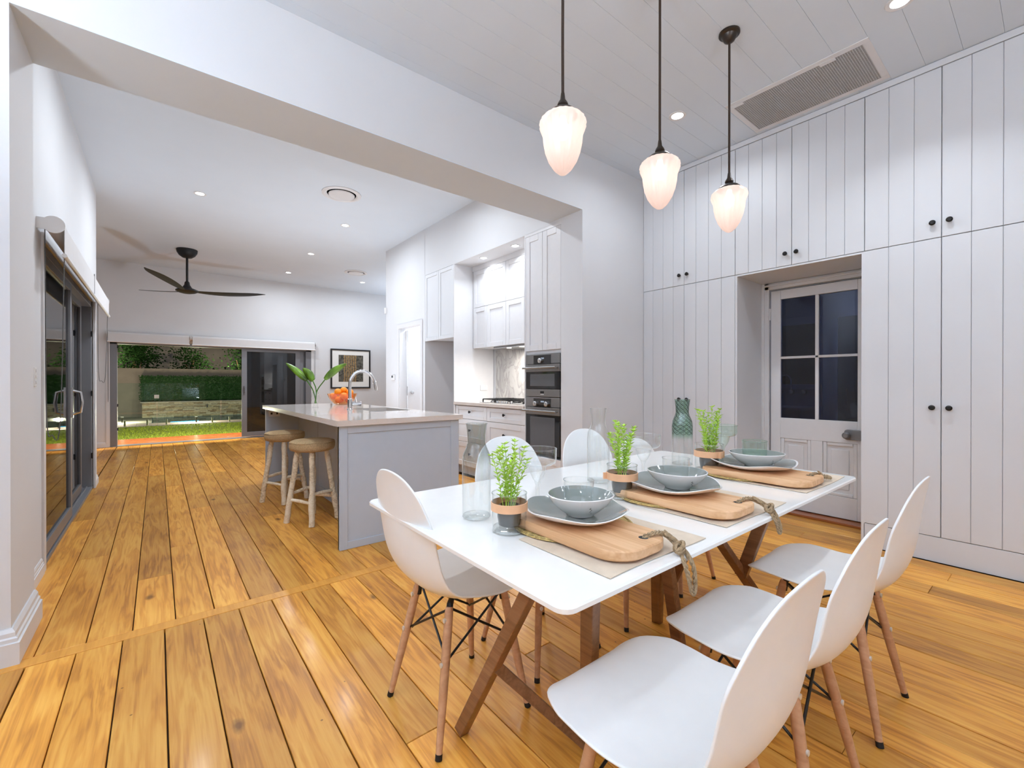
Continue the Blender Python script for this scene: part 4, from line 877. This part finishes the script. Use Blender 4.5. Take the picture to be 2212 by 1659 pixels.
# ------------------------------------------------------------------ shell chairs
def make_chair(label, group=None):
    r = empty('dining_chair', (0, 0, 0), 0, label, 'chair', group)
    prof = catmull([(0, .258, .402), (0, .245, .424), (0, .19, .440), (0, .08, .432), (0, .0, .425), (0, -.075, .4245), (0, -.138, .437), (0, -.188, .470), (0, -.219, .525), (0, -.237, .60), (0, -.250, .71), (0, -.264, .80), (0, -.274, .83)], 8)
    L = [0]
    for a, b in zip(prof, prof[1:]): L.append(L[-1] + (b - a).length)
    T = L[-1]
    def at(s):
        s = min(max(s, 0), T)
        for i in range(len(L) - 1):
            if s <= L[i + 1]:
                t = (s - L[i]) / (L[i + 1] - L[i]); return prof[i].lerp(prof[i + 1], t), (prof[i + 1] - prof[i]).normalized()
    def interp(x, xs, ys):
        for i in range(len(xs) - 1):
            if x <= xs[i + 1]:
                t = (x - xs[i]) / (xs[i + 1] - xs[i]); t = t * t * (3 - 2 * t); return ys[i] + (ys[i + 1] - ys[i]) * t
        return ys[-1]
    NU, NV = 34, 19; b = MB(); rings = []
    for i in range(NU):
        u = i / (NU - 1); row = []
        for j in range(NV):
            v = -1 + 2 * j / (NV - 1); av = abs(v)
            vc0, rc0 = .05, .125; vc1, rc1 = .02, .15
            e0 = rc0 * (1 - math.sqrt(max(0, 1 - max(0, (av - vc0) / (1 - vc0)) ** 2.4))); e1 = rc1 * (1 - math.sqrt(max(0, 1 - max(0, (av - vc1) / (1 - vc1)) ** 2.2)))
            s = e0 + (T - e0 - e1) * u
            p, d = at(s); f_ = s / T
            w = interp(f_, [0, .25, .50, .75, 1], [.222, .236, .232, .214, .196])
            n = Vector((0, d.z, -d.y))   # points up on the seat, forward on the back
            curl = interp(f_, [0, .25, .46, .70, 1], [.004, .018, .040, .034, .012])
            off = curl * (av ** 2.3)
            dirn = n
            row.append(Vector((v * w, p.y, p.z)) + dirn * off)
        rings.append(row)
    b.loft(rings, False, False, closed=False)
    sh = b.build('seat_shell', M['chair'], r, smooth=80)
    md = sh.modifiers.new('solid', 'SOLIDIFY'); md.thickness = .007; md.offset = 0
    md = sh.modifiers.new('bev', 'BEVEL'); md.width = .003; md.segments = 2; md.limit_method = 'ANGLE'; md.angle_limit = math.radians(50)
    md = sh.modifiers.new('sub', 'SUBSURF'); md.levels = 1; md.render_levels = 1
    tops = {}; low = {}
    for sx in (-1, 1):
        for sy in (-1, 1):
            a = Vector((sx * .115, sy * .115 + .01, .398)); c = Vector((sx * .185, sy * .185, .012)); tops[sx, sy] = a; low[sx, sy] = a.lerp(c, .40)
            P = [a.lerp(c, t) for t in (0, .04, .3, .6, 1)]
            lg = MB().tube(P, [.0115, .0145, .0155, .0145, .0105], 12).build('leg', M['beech'], r, smooth=50)
            e = (c - a).normalized()
            MB().tube([c - e * .004, c + e * .0125], .0115, 10).build('foot_cap', M['black'], lg, smooth=40)
            for t in (.09, .40):
                p = a.lerp(c, t); o_ = Vector((sx, sy, 0)).normalized(); o_ = Vector((0, sy, 0))
                MB().tube([p + o_ * .012, p + o_ * .0185], .0075, 10).build('bolt', M['bolt'], lg, smooth=40)
    for (k1, k2) in (((-1, -1), (1, -1)), ((1, -1), (1, 1)), ((1, 1), (-1, 1)), ((-1, 1), (-1, -1))):
        ctr = lambda k: Vector((-k[0], -k[1], 0)) * .006
        MB().tube([low[k1] + ctr(k1), tops[k2] + ctr(k2) + Vector((0, 0, -.01))], .0042, 7).tube([low[k2] + ctr(k2) * 2, tops[k1] + ctr(k1) * 2 + Vector((0, 0, -.012))], .0042, 7).build('wire_brace', M['blackmetal'], r, smooth=50)
    m = MB()
    for k, a in tops.items(): m.tube([a + Vector((0, 0, -.035)), a + Vector((-k[0] * .006, -k[1] * .006, .004)), a + Vector((-k[0] * .05, -k[1] * .05, .022))], [.012, .012, .008], 8)
    m.tube([(-.07, -.06, .418), (.07, .08, .418)], .006, 6).tube([(.07, -.06, .418), (-.07, .08, .418)], .006, 6)
    m.build('under_frame', M['blackmetal'], r, smooth=50)
    return r
CG = 'white shell chairs around the dining table'
ch = make_chair('nearest white shell chair, its whole seat filling the foreground', CG)
ch.location = (.925, .56, 0); ch.scale = (1.0, 1.0, 1.02)
dup(ch, (1.445, .56, 0), 0, 'second white shell chair along the near side of the table', (1.0, 1, 1.02))
dup(ch, (2.04, .56, 0), 0, 'white shell chair on the near side, closest to the wardrobe wall', (1.0, 1, 1.06))
dup(ch, (.882, 1.425, 0), math.radians(-90), 'white shell chair at the left end of the table, seen from behind', (1, 1, 1.09))
dup(ch, (1.37, 1.50, 0), PI, 'far-side white shell chair directly behind the nearest potted herb', (1, 1, 1.12))
dup(ch, (1.95, 1.50, 0), PI, 'far-side white shell chair directly behind the clear bottle in the middle', (1, 1, 1.12))
dup(ch, (2.47, 1.52, 0), PI, 'far-side white shell chair behind the green bottle, closest to the wardrobes', (1, 1, 1.0))

# ------------------------------------------------------------------ table setting
def setting(i, cx, cy, s, bx, rope_pts, names):
    a, b_, c_ = names
    z = TZ
    # linen mat
    m = MB(); nx, ny = 12, 9; w, d = .43 * s, .33; g_ = []
    for iz in (0, 1):
        for yy in range(ny + 1):
            for xx in range(nx + 1):
                u = xx / nx; v = yy / ny; wob = .0012 * math.sin(9 * u + 3 * i) * math.sin(7 * v) + .0012
                m.v.append((-w / 2 + w * u, -d / 2 + d * v + .004 * math.sin(5 * u + i), .0004 + wob + (.0018 if iz else 0)))
    n1 = (nx + 1) * (ny + 1)
    for yy in range(ny):
        for xx in range(nx):
            k = yy * (nx + 1) + xx; m.f.append((k + n1, k + 1 + n1, k + nx + 2 + n1, k + nx + 1 + n1)); m.f.append((k, k + nx + 1, k + nx + 2, k + 1))
    edge = [k for k in range(nx + 1)] + [(nx + 1) * r + nx for r in range(1, ny + 1)] + [ny * (nx + 1) + k for k in range(nx - 1, -1, -1)] + [(nx + 1) * r for r in range(ny - 1, 0, -1)]
    for p, q in zip(edge, edge[1:] + edge[:1]): m.f.append((p, q, q + n1, p + n1))
    tag(m.build('placemat', M['mat'], loc=(cx, cy, z), smooth=60), 'beige linen placemat under the ' + a, 'placemat', 'linen placemats on the table')
    # round woven charger
    ch_ = empty('woven_charger', (bx + .055 * s, cy + .17, z + .0045), 0, 'round gold woven mat under the ' + a, 'placemat', 'round woven mats on the table')
    MB().lathe([(.005, 0), (.19 * s, 0), (.195 * s, .002), (.19 * s, .0045), (.005, .0045)], 48).build('weave', M['woven'], ch_)
    for k in range(2): 
        rr_ = (.186 - .05 * k) * s
        MB().tube([(rr_ * math.cos(t * PI / 30), rr_ * math.sin(t * PI / 30), .005 + .0008 * math.sin(t * 2.1)) for t in range(61)], .003, 5, caps=False).build('braid_ring', M['woven'], ch_, smooth=60)
    # serving board
    bz = z + .0105
    bo = empty('serving_board', (bx, .66, bz), 0, 'thick maple serving board, ' + b_, 'serving board', 'maple serving boards on the table')
    W_, L_ = .118 * s, .46
    outl = []
    for k in range(9): t = math.radians(180 + 90 * k / 8); outl.append((-W_ + .085 + .085 * math.cos(t), .08 + .08 * math.sin(t)))
    for k in range(9): t = math.radians(270 + 90 * k / 8); outl.append((W_ - .085 + .085 * math.cos(t), .08 + .08 * math.sin(t)))
    outl += [(W_, L_ - .02), (W_ - .02, L_), (-W_ + .02, L_), (-W_, L_ - .02)]
    T_ = .027 * s ** .5
    MB().loft([[(x * .985, y * .99 + .003, 0) for x, y in outl], [(x, y, .004) for x, y in outl], [(x, y, T_ - .004) for x, y in outl], [(x * .985, y * .99 + .003, T_) for x, y in outl]]).build('slab', M['board'], bo, smooth=35)
    MB().lathe([(.014 * s, T_ + .0003), (.012 * s, T_ + .0009)], 16, (.035 * s, .045, 0)).build('hole_shade', M['gap'], bo)  # flat dark disc painting the shade of the hole
    MB().lathe([(.0165 * s, T_ - .001), (.0165 * s, T_ + .001), (.0135 * s, T_ + .001)], 16, (.035 * s, .045, 0), cap0=False, cap1=False).build('hole_rim', M['board'], bo)
    rp_ = MB(); P = catmull([Vector(p) for p in rope_pts], 10)
    for ph in (0, 2.1, 4.2):
        q = []
        for k, p in enumerate(P):
            t = k * .75 + ph; q.append(p + Vector((math.cos(t), math.sin(t), math.sin(t + 1)) ) * .0032)
        rp_.tube(q, .0036, 6)
    kp = Vector(rope_pts[len(rope_pts) // 3])
    for k in range(3): rp_.tube([kp + Vector((.013 * math.cos(t) , .011 * math.sin(t) * (1 if k else .6), .010 * math.sin(t + k) + .004 * k)) for t in [PI * j / 6 for j in range(13)]], .005, 6)
    rp_.build('rope', M['rope'], bo, smooth=60)
    # plate, bowl, tumbler
    px, py = bx + .03 * s, .945
    pz = bz + T_ + .0004
    pl_ = empty('plate', (px, py, pz), .4 + i, 'wavy edged white and grey glazed plate, ' + c_, 'plate', 'grey glazed plates on the boards')
    mod = lambda t, r, zz: 1 + (.035 * math.cos(4 * t + .3) + .02 * math.cos(3 * t + 1)) * (r / .16)
    def wave(o_, amp):
        for v in o_.data.vertices:
            rr = math.hypot(v.co.x, v.co.y) / (.16 * s); t = math.atan2(v.co.y, v.co.x); v.co.z += amp * s * rr ** 3 * math.cos(4 * t + .3)
    o1 = MB().lathe([(.005, .0), (.075 * s, .0), (.09 * s, .004), (.125 * s, .014), (.152 * s, .026), (.160 * s, .033), (.157 * s, .0345), (.148 * s, .030), (.12 * s, .019), (.085 * s, .010), (.005, .009)], 56, mod=mod).build('body', M['ceramic'], pl_, smooth=60); wave(o1, .006)
    o2 = MB().lathe([(.002, .0098), (.085 * s, .0108), (.12 * s, .0198), (.146 * s, .0302), (.153 * s, .0334)], 56, cap1=False, mod=mod).build('glaze', M['glaze'], pl_, smooth=60); wave(o2, .006)
    bw = empty('bowl', (px + .004, py - .012, pz + .0115), 1.0 + i, 'white bowl with grey glazed inside, ' + c_, 'bowl', 'grey glazed bowls on the plates')
    mod2 = lambda t, r, zz: 1 + (.02 * math.cos(3 * t) + .012 * math.cos(2 * t + 1)) * (r / .1)
    MB().lathe([(.005, .0), (.042 * s, .0), (.044 * s, .004), (.062 * s, .016), (.085 * s, .036), (.099 * s, .056), (.103 * s, .064), (.100 * s, .0655), (.094 * s, .057), (.080 * s, .038), (.055 * s, .018), (.005, .012)], 48, mod=mod2).build('body', M['ceramic'], bw, smooth=60)
    MB().lathe([(.002, .0128), (.055 * s, .0188), (.080 * s, .0388), (.0925 * s, .0565), (.0985 * s, .0650)], 48, cap1=False, mod=mod2).build('glaze', M['glaze'], bw, smooth=60)
    t0 = -2.05 - 1.0 - i; q = []
    for k in range(7): q.append((.0865 * s * math.cos(t0 + .045 * math.sin(k * 2.1)) * (1 - .03 * (k - 3) / 3 * -1), .0865 * s * math.sin(t0 + .045 * math.sin(k * 2.1)) * (1 + .03 * (k - 3) / 3), .0335 + .003 * (k - 3)))
    q = [(p[0] * 1.03, p[1] * 1.03, p[2]) for p in q]
    MB().tube(q, .0008, 5).build('painted_mark', M['emblem'], bw)
    tu = empty('tumbler', (px + .006, py - .004, pz + .030), 0, ('clear' if i < 2 else 'pale green') + ' bubbled glass tumbler standing in the bowl ' + c_, 'glass', 'tumblers in the bowls')
    gl_ = M['glass'] if i < 2 else M['glass_green']
    MB().lathe([(.036 * s, 0), (.041 * s, .004), (.045 * s, .03 * s), (.047 * s, .086 * s)], 32, cap1=False, mod=lambda t, r, z: 1 + .008 * math.sin(5 * t + z * 60)).build('cup', gl_, tu, smooth=60)
    MB().tube([(.047 * s * math.cos(t * PI / 20), .047 * s * math.sin(t * PI / 20), .086 * s) for t in range(41)], .0019, 6, caps=False).build('rim', gl_, tu, smooth=60)
    MB().lathe([(.034 * s, .0045), (.036 * s, .008), (.03 * s, .010)], 24).build('thick_base', gl_, tu, smooth=60)
# rope heights follow the board's top
setting(0, 1.03, .818, 1.0, .985, [(.035, .045, .029), (.075, .03, .036), (.098, .012, .027), (.085, -.03, .006), (.078, -.056, -.04), (.095, -.062, -.10), (.110, -.06, -.085), (.105, -.056, -.03), (.098, -.025, .012), (.085, .015, .04)],
        ('nearest place setting', 'nearest one with its rope loop hanging over the table edge', 'at the nearest place setting'))
setting(1, 1.62, .818, 1.08, 1.535, [(.035, .045, .030), (.085, .035, .037), (.112, .015, .028), (.105, -.03, .008), (.100, -.055, -.03), (.112, -.06, -.065), (.122, -.057, -.04), (.116, -.035, .008), (.10, .02, .04)],
        ('middle place setting', 'middle one with a short rope end over the table edge', 'at the middle place setting'))
setting(2, 2.33, .818, 1.18, 2.235, [(.035, .045, .031), (.09, .04, .034), (.125, .03, .020), (.15, .045, .008), (.185, .05, .010), (.20, .02, .008), (.17, .005, .008), (.14, .02, .014), (.10, .03, .040)],
        ('farthest place setting', 'farthest one with its knotted rope lying on the table', 'at the farthest place setting'))

def bottle(loc, s, mat, label, net=False):
    o = empty('glass_bottle', loc, 0, label, 'bottle')
    prof = [(.044, .003), (.048, .012), (.048, .19), (.045, .215), (.034, .24), (.030, .255), (.031, .28), (.0355, .318)]
    MB().lathe([(r * s, z * s) for r, z in prof], 40, cap0=False, cap1=False).build('body', mat, o, smooth=60)
    MB().lathe([(.042 * s, .002), (.048 * s, .008), (.044 * s, .014), (.038 * s, .016)], 32).build('thick_base', M['glass'], o, smooth=60)
    MB().tube([(.0355 * s * math.cos(t * PI / 20), .0355 * s * math.sin(t * PI / 20), .318 * s) for t in range(41)], .0018, 6, caps=False).build('rim', M['glass'], o, smooth=60)
    if net:
        def rad(z):
            for (r0, z0), (r1, z1) in zip(prof, prof[1:]):
                if z <= z1: return (r0 + (r1 - r0) * (z - z0) / (z1 - z0)) * .97
            return prof[-1][0] * .97
        q = MB()
        for k in range(10):
            P1 = []; P2 = []
            for j in range(25):
                z = .15 + .162 * j / 24; a_ = .31 * math.sin(j * PI / 3.0); t = 2 * PI * k / 10
                P1.append((rad(z) * s * math.cos(t + a_ * .98), rad(z) * s * math.sin(t + a_ * .98), z * s))
            sh = 0
            q.tube(P1, .0009, 5)
            P2 = [(rad(z_) * s * math.cos(2 * PI * k / 10 - .31 * math.sin(j * PI / 3.0)), rad(z_) * s * math.sin(2 * PI * k / 10 - .31 * math.sin(j * PI / 3.0)), z_ * s) for j, z_ in enumerate([.15 + .162 * jj / 24 for jj in range(25)])]
            q.tube(P2, .0009, 5)
        q.build('net_reflection', M['black'], o)  # thin wires added to draw the net-like reflections in the glass
    return o
bottle((.838, 1.235, TZ), 1.0, M['glass_backdrop'], 'nearest glass bottle with the grey backdrop tinted into its upper half, left of the herbs')
bottle((1.575, 1.33, TZ), 1.06, M['glass'], 'clear glass bottle in the middle of the table, taller than the herb jars')
bottle((2.263, 1.315, TZ), 1.14, M['glass_bottle_green'], 'green glass bottle with added net-like reflections in its upper half', True)

def goblet(loc, s, mat, label):
    o = empty('goblet', loc, 0, label, 'glass')
    MB().lathe([(.001, .004), (.040 * s, .002), (.042 * s, .004), (.012 * s, .009), (.007 * s, .02), (.0065 * s, .07), (.012 * s, .082)], 32, cap0=False, cap1=False).build('stem', mat, o, smooth=60)
    MB().lathe([(.008 * s, .081), (.019 * s, .095), (.028 * s, .115), (.032 * s, .138), (.037 * s, .145), (.058 * s, .149), (.067 * s, .156), (.071 * s, .170), (.0715 * s, .208)], 40, cap0=False, cap1=False).build('cup', mat, o, smooth=60)
    MB().tube([(.071 * s * math.cos(t * PI / 20), .071 * s * math.sin(t * PI / 20), .208) for t in range(41)], .0018, 6, caps=False).build('rim', mat, o, smooth=60)
    return o
goblet((1.115, 1.235, TZ), 1.0, M['glass'], 'nearest stepped glass goblet, beside the front potted herb')
g2 = goblet((1.80, 1.245, TZ), 1.10, M['glass'], 'clear stepped goblet beside the middle potted herb')
g3 = goblet((2.57, 1.235, TZ), 1.05, M['glass_green'], 'pale green stepped goblet beside the farthest potted herb')

def herb(loc, rz, label, s=1.0):
    o = empty('potted_herb', loc, rz, label, 'potted plant')
    MB().lathe([(.050, .003), (.0535, .008), (.0535, .118)], 36, cap0=False, cap1=False).build('glass_cup', M['glass'], o, smooth=60)
    MB().lathe([(.045, .002), (.0535, .006), (.050, .016), (.04, .018)], 32).build('thick_base', M['glass'], o, smooth=60)
    MB().tube([(.0535 * math.cos(t * PI / 20), .0535 * math.sin(t * PI / 20), .118) for t in range(41)], .002, 6, caps=False).build('rim', M['glass'], o, smooth=60)
    bd = MB().lathe([(.0545, .066), (.0565, .067), (.0565, .091), (.0545, .092)], 40, cap0=False, cap1=False)
    bd.box((.053, -.009, .067), (.068, -.004, .090)); bd.build('leather_band', M['leather'], o, smooth=40)
    MB().lathe([(.028, .019), (.033, .022), (.0365, .045), (.036, .065), (.031, .078), (.033, .081), (.028, .082), (.026, .072)], 32, cap1=True).build('inner_pot', M['pot'], o, smooth=40)
    for k in range(11):
        t = 2 * PI * k / 11 + random.uniform(-.2, .2); rr = random.uniform(.006, .02); H = random.uniform(.165, .205) * (1.0 if k % 3 else .8)
        out = random.uniform(.012, .044)
        P = catmull([(rr * math.cos(t), rr * math.sin(t), .072), ((rr + out * .3) * math.cos(t + random.uniform(-.5, .5)), (rr + out * .3) * math.sin(t + random.uniform(-.5, .5)), .072 + H * .5), ((rr + out) * math.cos(t + .2), (rr + out) * math.sin(t + .2), .072 + H)], 7)
        m = MB().tube(P, .0011, 5)
        for j in range(2, len(P)):
            nl = 2 if j < len(P) - 1 else 5
            for q in range(nl):
                a_ = j * 1.9 + q * 2 * PI / nl + random.uniform(-.4, .4); l_ = random.uniform(.016, .026) * (.8 if j > len(P) - 3 else 1); up = random.uniform(.35, 1.1)
                d = Vector((math.cos(a_), math.sin(a_), up)).normalized(); s_ = Vector((-math.sin(a_), math.cos(a_), 0)) * l_ * .24; c0 = P[j]
                nrm = d.cross(s_.normalized()) * .0016
                m.add([c0, c0 + d * l_ * .45 + s_ + nrm, c0 + d * l_ + nrm * -1, c0 + d * l_ * .45 - s_ + nrm, c0 + d * l_ * .5 - nrm], [(0, 1, 4), (1, 2, 4), (2, 3, 4), (3, 0, 4)])
        m.build('sprig', M['herb'], o, smooth=40)
    return o
hb1 = herb((.842, 1.062, TZ), 1.9, 'nearest potted herb in a glass with tan leather band')
hb1.rotation_euler = (0, 0, math.radians(25))
dup(hb1, (1.44, 1.095, TZ), 2.6, 'middle potted herb in a glass, between the middle bottle and the middle board', (1.1, 1.1, 1.1))
dup(hb1, (2.19, 1.125, TZ), 4.4, 'farthest potted herb in a glass, in front of the green goblet', (1.26, 1.26, 1.22))

# ------------------------------------------------------------------ garden behind the back door
GZ = -.12
dk = struct(MB().box((-2.0, YB + .2, -.12), (4.2, 12.5, -.03)).build('floor_deck', M['subfloor']))
y = YB + .21
while y < 12.4:
    box('plank', (-2.0, y, -.03), (4.2, y + .086, -.004), M['deck'], dk, bevel=.002); y += .09
lawn = struct(MB().box((-4, 12.5, GZ - .2), (7, 17.3, GZ)).build('ground_lawn', M['soil']))
gm = MB(); rg = random.Random(3)
for i in range(9000):
    x = rg.uniform(-2.2, 3.6); yv = 12.52 + 4.75 * rg.random(); a_ = rg.uniform(0, 6.28); hh = rg.uniform(.02, .045); w_ = .010
    gm.add([(x - w_ * math.cos(a_), yv - w_ * math.sin(a_), GZ), (x + w_ * math.cos(a_), yv + w_ * math.sin(a_), GZ), (x + rg.uniform(-.02, .02), yv + rg.uniform(-.02, .02), GZ + hh)], [(0, 1, 2)])
tag(gm.build('lawn_grass', M['grass']), 'short bright green lawn between the deck and the pool fence', 'grass', kind='stuff')
pv = struct(MB().box((-4, 17.3, GZ - .2), (7, 18.35, GZ + .01)).box((-4, 18.35, GZ - .2), (-.15, 22, GZ + .01)).build('ground_paving', M['paver']))
for k in range(12):
    box('paver', (-2.0 + k * .5, 17.3, GZ + .005), (-1.505 + k * .5, 18.35, GZ + .02), M['paver'], pv, bevel=.004)
pool = empty('swimming_pool', (0, 0, 0), label='pool with lit blue water between the glass fence and the stone wall', cat='pool')
MB().box((-.15, 18.35, -1.2), (5, 21.5, -1.15)).box((-.16, 18.35, -1.2), (-.13, 21.5, GZ - .02)).box((-.15, 21.45, -1.2), (5, 21.5, GZ)).box((-.15, 18.35, -1.2), (5, 18.38, GZ - .02)).build('lining', M['pool'], pool)
MB().box((-.13, 18.38, GZ - .012), (5, 21.45, GZ - .002)).build('water', M['water'], pool)
MB().tube([(.35, 19.2, GZ - .05), (1.15, 19.25, GZ - .05)], .03, 8).build('pool_streak', M['poolglow'], pool)  # glowing tube added in place of the blue reflection streak on the water
sw = empty('stone_wall', (0, 21.5, GZ), label='low wall of stacked honey coloured ledge stone behind the pool', cat='garden wall')
MB().box((-.45, .03, 0), (5, .45, .57)).build('core', M['render'], sw)
stones = [MB() for _ in range(4)]
zr = 0
while zr < .565:
    hgt = random.choice((.035, .045, .055, .03)); hgt = min(hgt, .57 - zr); x = -.45
    while x < 3.2:
        l = random.uniform(.10, .42); stones[random.choice((0, 0, 1, 2, 2, 3))].box((x + .003, random.uniform(-.035, .0), zr + .002), (x + l - .003, .04, zr + hgt - .002)); x += l
    zr += hgt
for q, mm in zip(stones, M['ledge']): tag(q.build('ledge_stones', mm, sw), kind='stuff')
MB().box((-.5, -.06, .57), (5, .5, .60)).build('capping', M['paver'], sw)
fa = empty('wall_spout', (1.55, 21.46, .30), label='small steel water spout on the stone wall above the pool', cat='spout')
MB().lathe([(.05, 0), (.05, .03), (.03, .035)], 12).build('cap', M['spigot'], fa); MB().tube([(0, 0, .02), (0, -.06, .02), (0, -.10, -.08)], .02, 8).build('nozzle', M['spigot'], fa)
hg = empty('hedge_panel', (0, 21.9, .482), label='clipped dark green hedge standing on the stone wall', cat='hedge')
MB().box((-.48, .0, 0), (5, .3, .98)).build('backing', M['hedge'], hg)
q = MB()
for i in range(5200):
    x = rg.uniform(-.52, 3.3); zz = rg.uniform(0, 1.0); a_ = rg.uniform(0, 6.28); l_ = rg.uniform(.03, .06); yy = rg.uniform(-.06, .0)
    dx, dz = math.cos(a_) * l_, math.sin(a_) * l_
    q.add([(x, yy, zz), (x + dx * .5 - dz * .35, yy - .03, zz + dz * .5 + dx * .35), (x + dx, yy - .012, zz + dz), (x + dx * .5 + dz * .35, yy - .03, zz + dz * .5 - dx * .35)], [(0, 1, 2, 3)])
tag(q.build('leaves', M['hedge'], hg), kind='stuff')
struct(MB().box((-6, 22.3, GZ), (9, 22.5, 1.76)).build('wall_garden', M['render']))
struct(MB().box((-8, 27.0, GZ), (11, 27.3, 7)).build('wall_neighbour', M['render_far']))
def tree(x, y, H, w, label, n=1500):
    o = empty('garden_tree', (x, y, GZ), 0, label, 'tree')
    m = MB()
    for k in range(3): m.tube(catmull([(0, 0, 0), (rg.uniform(-.1, .1), 0, H * .4), (rg.uniform(-.4, .4) * w, rg.uniform(-.2, .2), H * .8)], 5), [.05 - .003 * i for i in range(11)], 6)
    m.build('trunk', M['bark'], o)
    q = MB()
    for c in range(46):
        cx_ = rg.gauss(0, .40) * w; cy_ = rg.gauss(0, .3); cz_ = rg.uniform(.45, 1.0) * H; rr = rg.uniform(.12, .28)
        for i in range(n // 46):
            p = Vector((cx_ + rg.gauss(0, rr), cy_ + rg.gauss(0, rr), cz_ + rg.gauss(0, rr * .8))); a_ = rg.uniform(0, 6.28); l_ = rg.uniform(.06, .13)
            d = Vector((math.cos(a_), rg.uniform(-.5, .5), math.sin(a_) * .6 - .3)) * l_; s_ = Vector((-d.z, .3 * l_, d.x)) * .28
            q.add([p, p + d * .5 + s_, p + d, p + d * .5 - s_], [(0, 1, 2, 3)])
    tag(q.build('foliage', M['tree'], o), kind='stuff')
    return o
tree(-.72, 23.6, 3.1, .95, 'widest leafy garden tree, left of the other two beyond the hedge', 2600)
tree(1.15, 23.8, 2.9, .75, 'middle garden tree beyond the hedge, below the blind joint')
tree(3.1, 23.7, 3.0, .75, 'garden tree beyond the hedge nearest the dark sliding panel')
for i, (xa, xb, lb_) in enumerate(((-3.2, -1.0, 'glass pool fence panel hidden at the far left'), (-.98, -.02, 'glass pool gate on the left with its shiny hinge'), (.0, 1.62, 'middle glass pool fence panel in front of the lit water'), (1.66, 3.3, 'right glass pool fence panel beside the dark sliding panel'))):
    fp = empty('glass_fence_panel', (xa, 17.45, GZ + .02), 0, lb_, 'glass fence')
    w_ = xb - xa
    MB().box((0, -.006, .06), (w_, .006, 1.29)).build('pane', M['fence'], fp)
    for sx in (.22, w_ - .22): MB().tube([(sx, 0, 0), (sx, 0, .17)], .026, 10).build('spigot', M['spigot'], fp, smooth=40)
    if i == 1: MB().box((w_ - .06, -.02, .82), (w_ + .06, .02, .93)).build('hinge', M['spigot'], fp)
# added slats standing in for the striped reflection in the dark sliding panel
ss = empty('reflection_slats', (2.2, 12.05, 0), 0, 'added dark olive slats standing in for the reflection in the sliding panel', 'screen')
for k in range(22): box('slat', (-.62, 0, .02 + k * .105), (1.9, .02, .10 + k * .105), M['slat'], ss, bevel=.003)
for xx in (-.6, .3, 1.2): MB().box((xx, .02, -.1), (xx + .05, .07, 2.35)).build('post', M['slat'], ss)
# eave with lamps over the deck
struct(MB().box((-2.5, YB + .12, 2.55), (5, 12.6, 2.7)).build('roof_eave', M['trim']))
for x in (-.1, 1.5):
    o = empty('eave_light', (x, 11.42, 2.55), 0, 'recessed eave lamp above the deck outside', 'ceiling light', 'eave lamps above the deck')
    MB().lathe([(.06, -.004), (.06, .0)], 16).build('lens', M['lens'], o); lamp('SPOT', (0, 0, -.03), P_EAVE, o, col=(1, .93, .78), radius=.05, spot=(150, .6), rot=(math.radians(42), 0, 0))
for x, y, p in ((-.9, 19.2, P_GARDEN * 1.5), (1.0, 17.9, P_GARDEN * 1.5), (3.6, 18.0, P_GARDEN), (-1.6, 22.8, P_GARDEN * 1.1), (2.3, 22.8, P_GARDEN * 1.1)):  # unseen lamps added to light the stone wall, hedge and trees
    o = empty('added_garden_light', (x, y, GZ + .02 if y < 22 else 1.7), 0, 'added fill lamp on a spike lighting the stone wall and hedge' if y < 22 else 'added fill lamp on a spike lighting the trees', 'garden light', 'added spike lamps around the pool' if y < 22 else 'added spike lamps under the trees')
    MB().tube([(0, 0, 0), (0, 0, .12)], .02, 8).build('stake', M['black'], o)
    hd = MB().lathe([(.02, .12), (.04, .14), (.045, .18)], 12, cap1=False).build('head', M['black'], o)
    if y < 22: lamp('POINT', (0, 0, .25), p, o, col=(1, .86, .62), radius=.05)
    else: lamp('SPOT', (0, 0, .25), p * 1.6, o, col=(1, .86, .62), radius=.05, spot=(150, .5), rot=(math.radians(125), 0, 0))
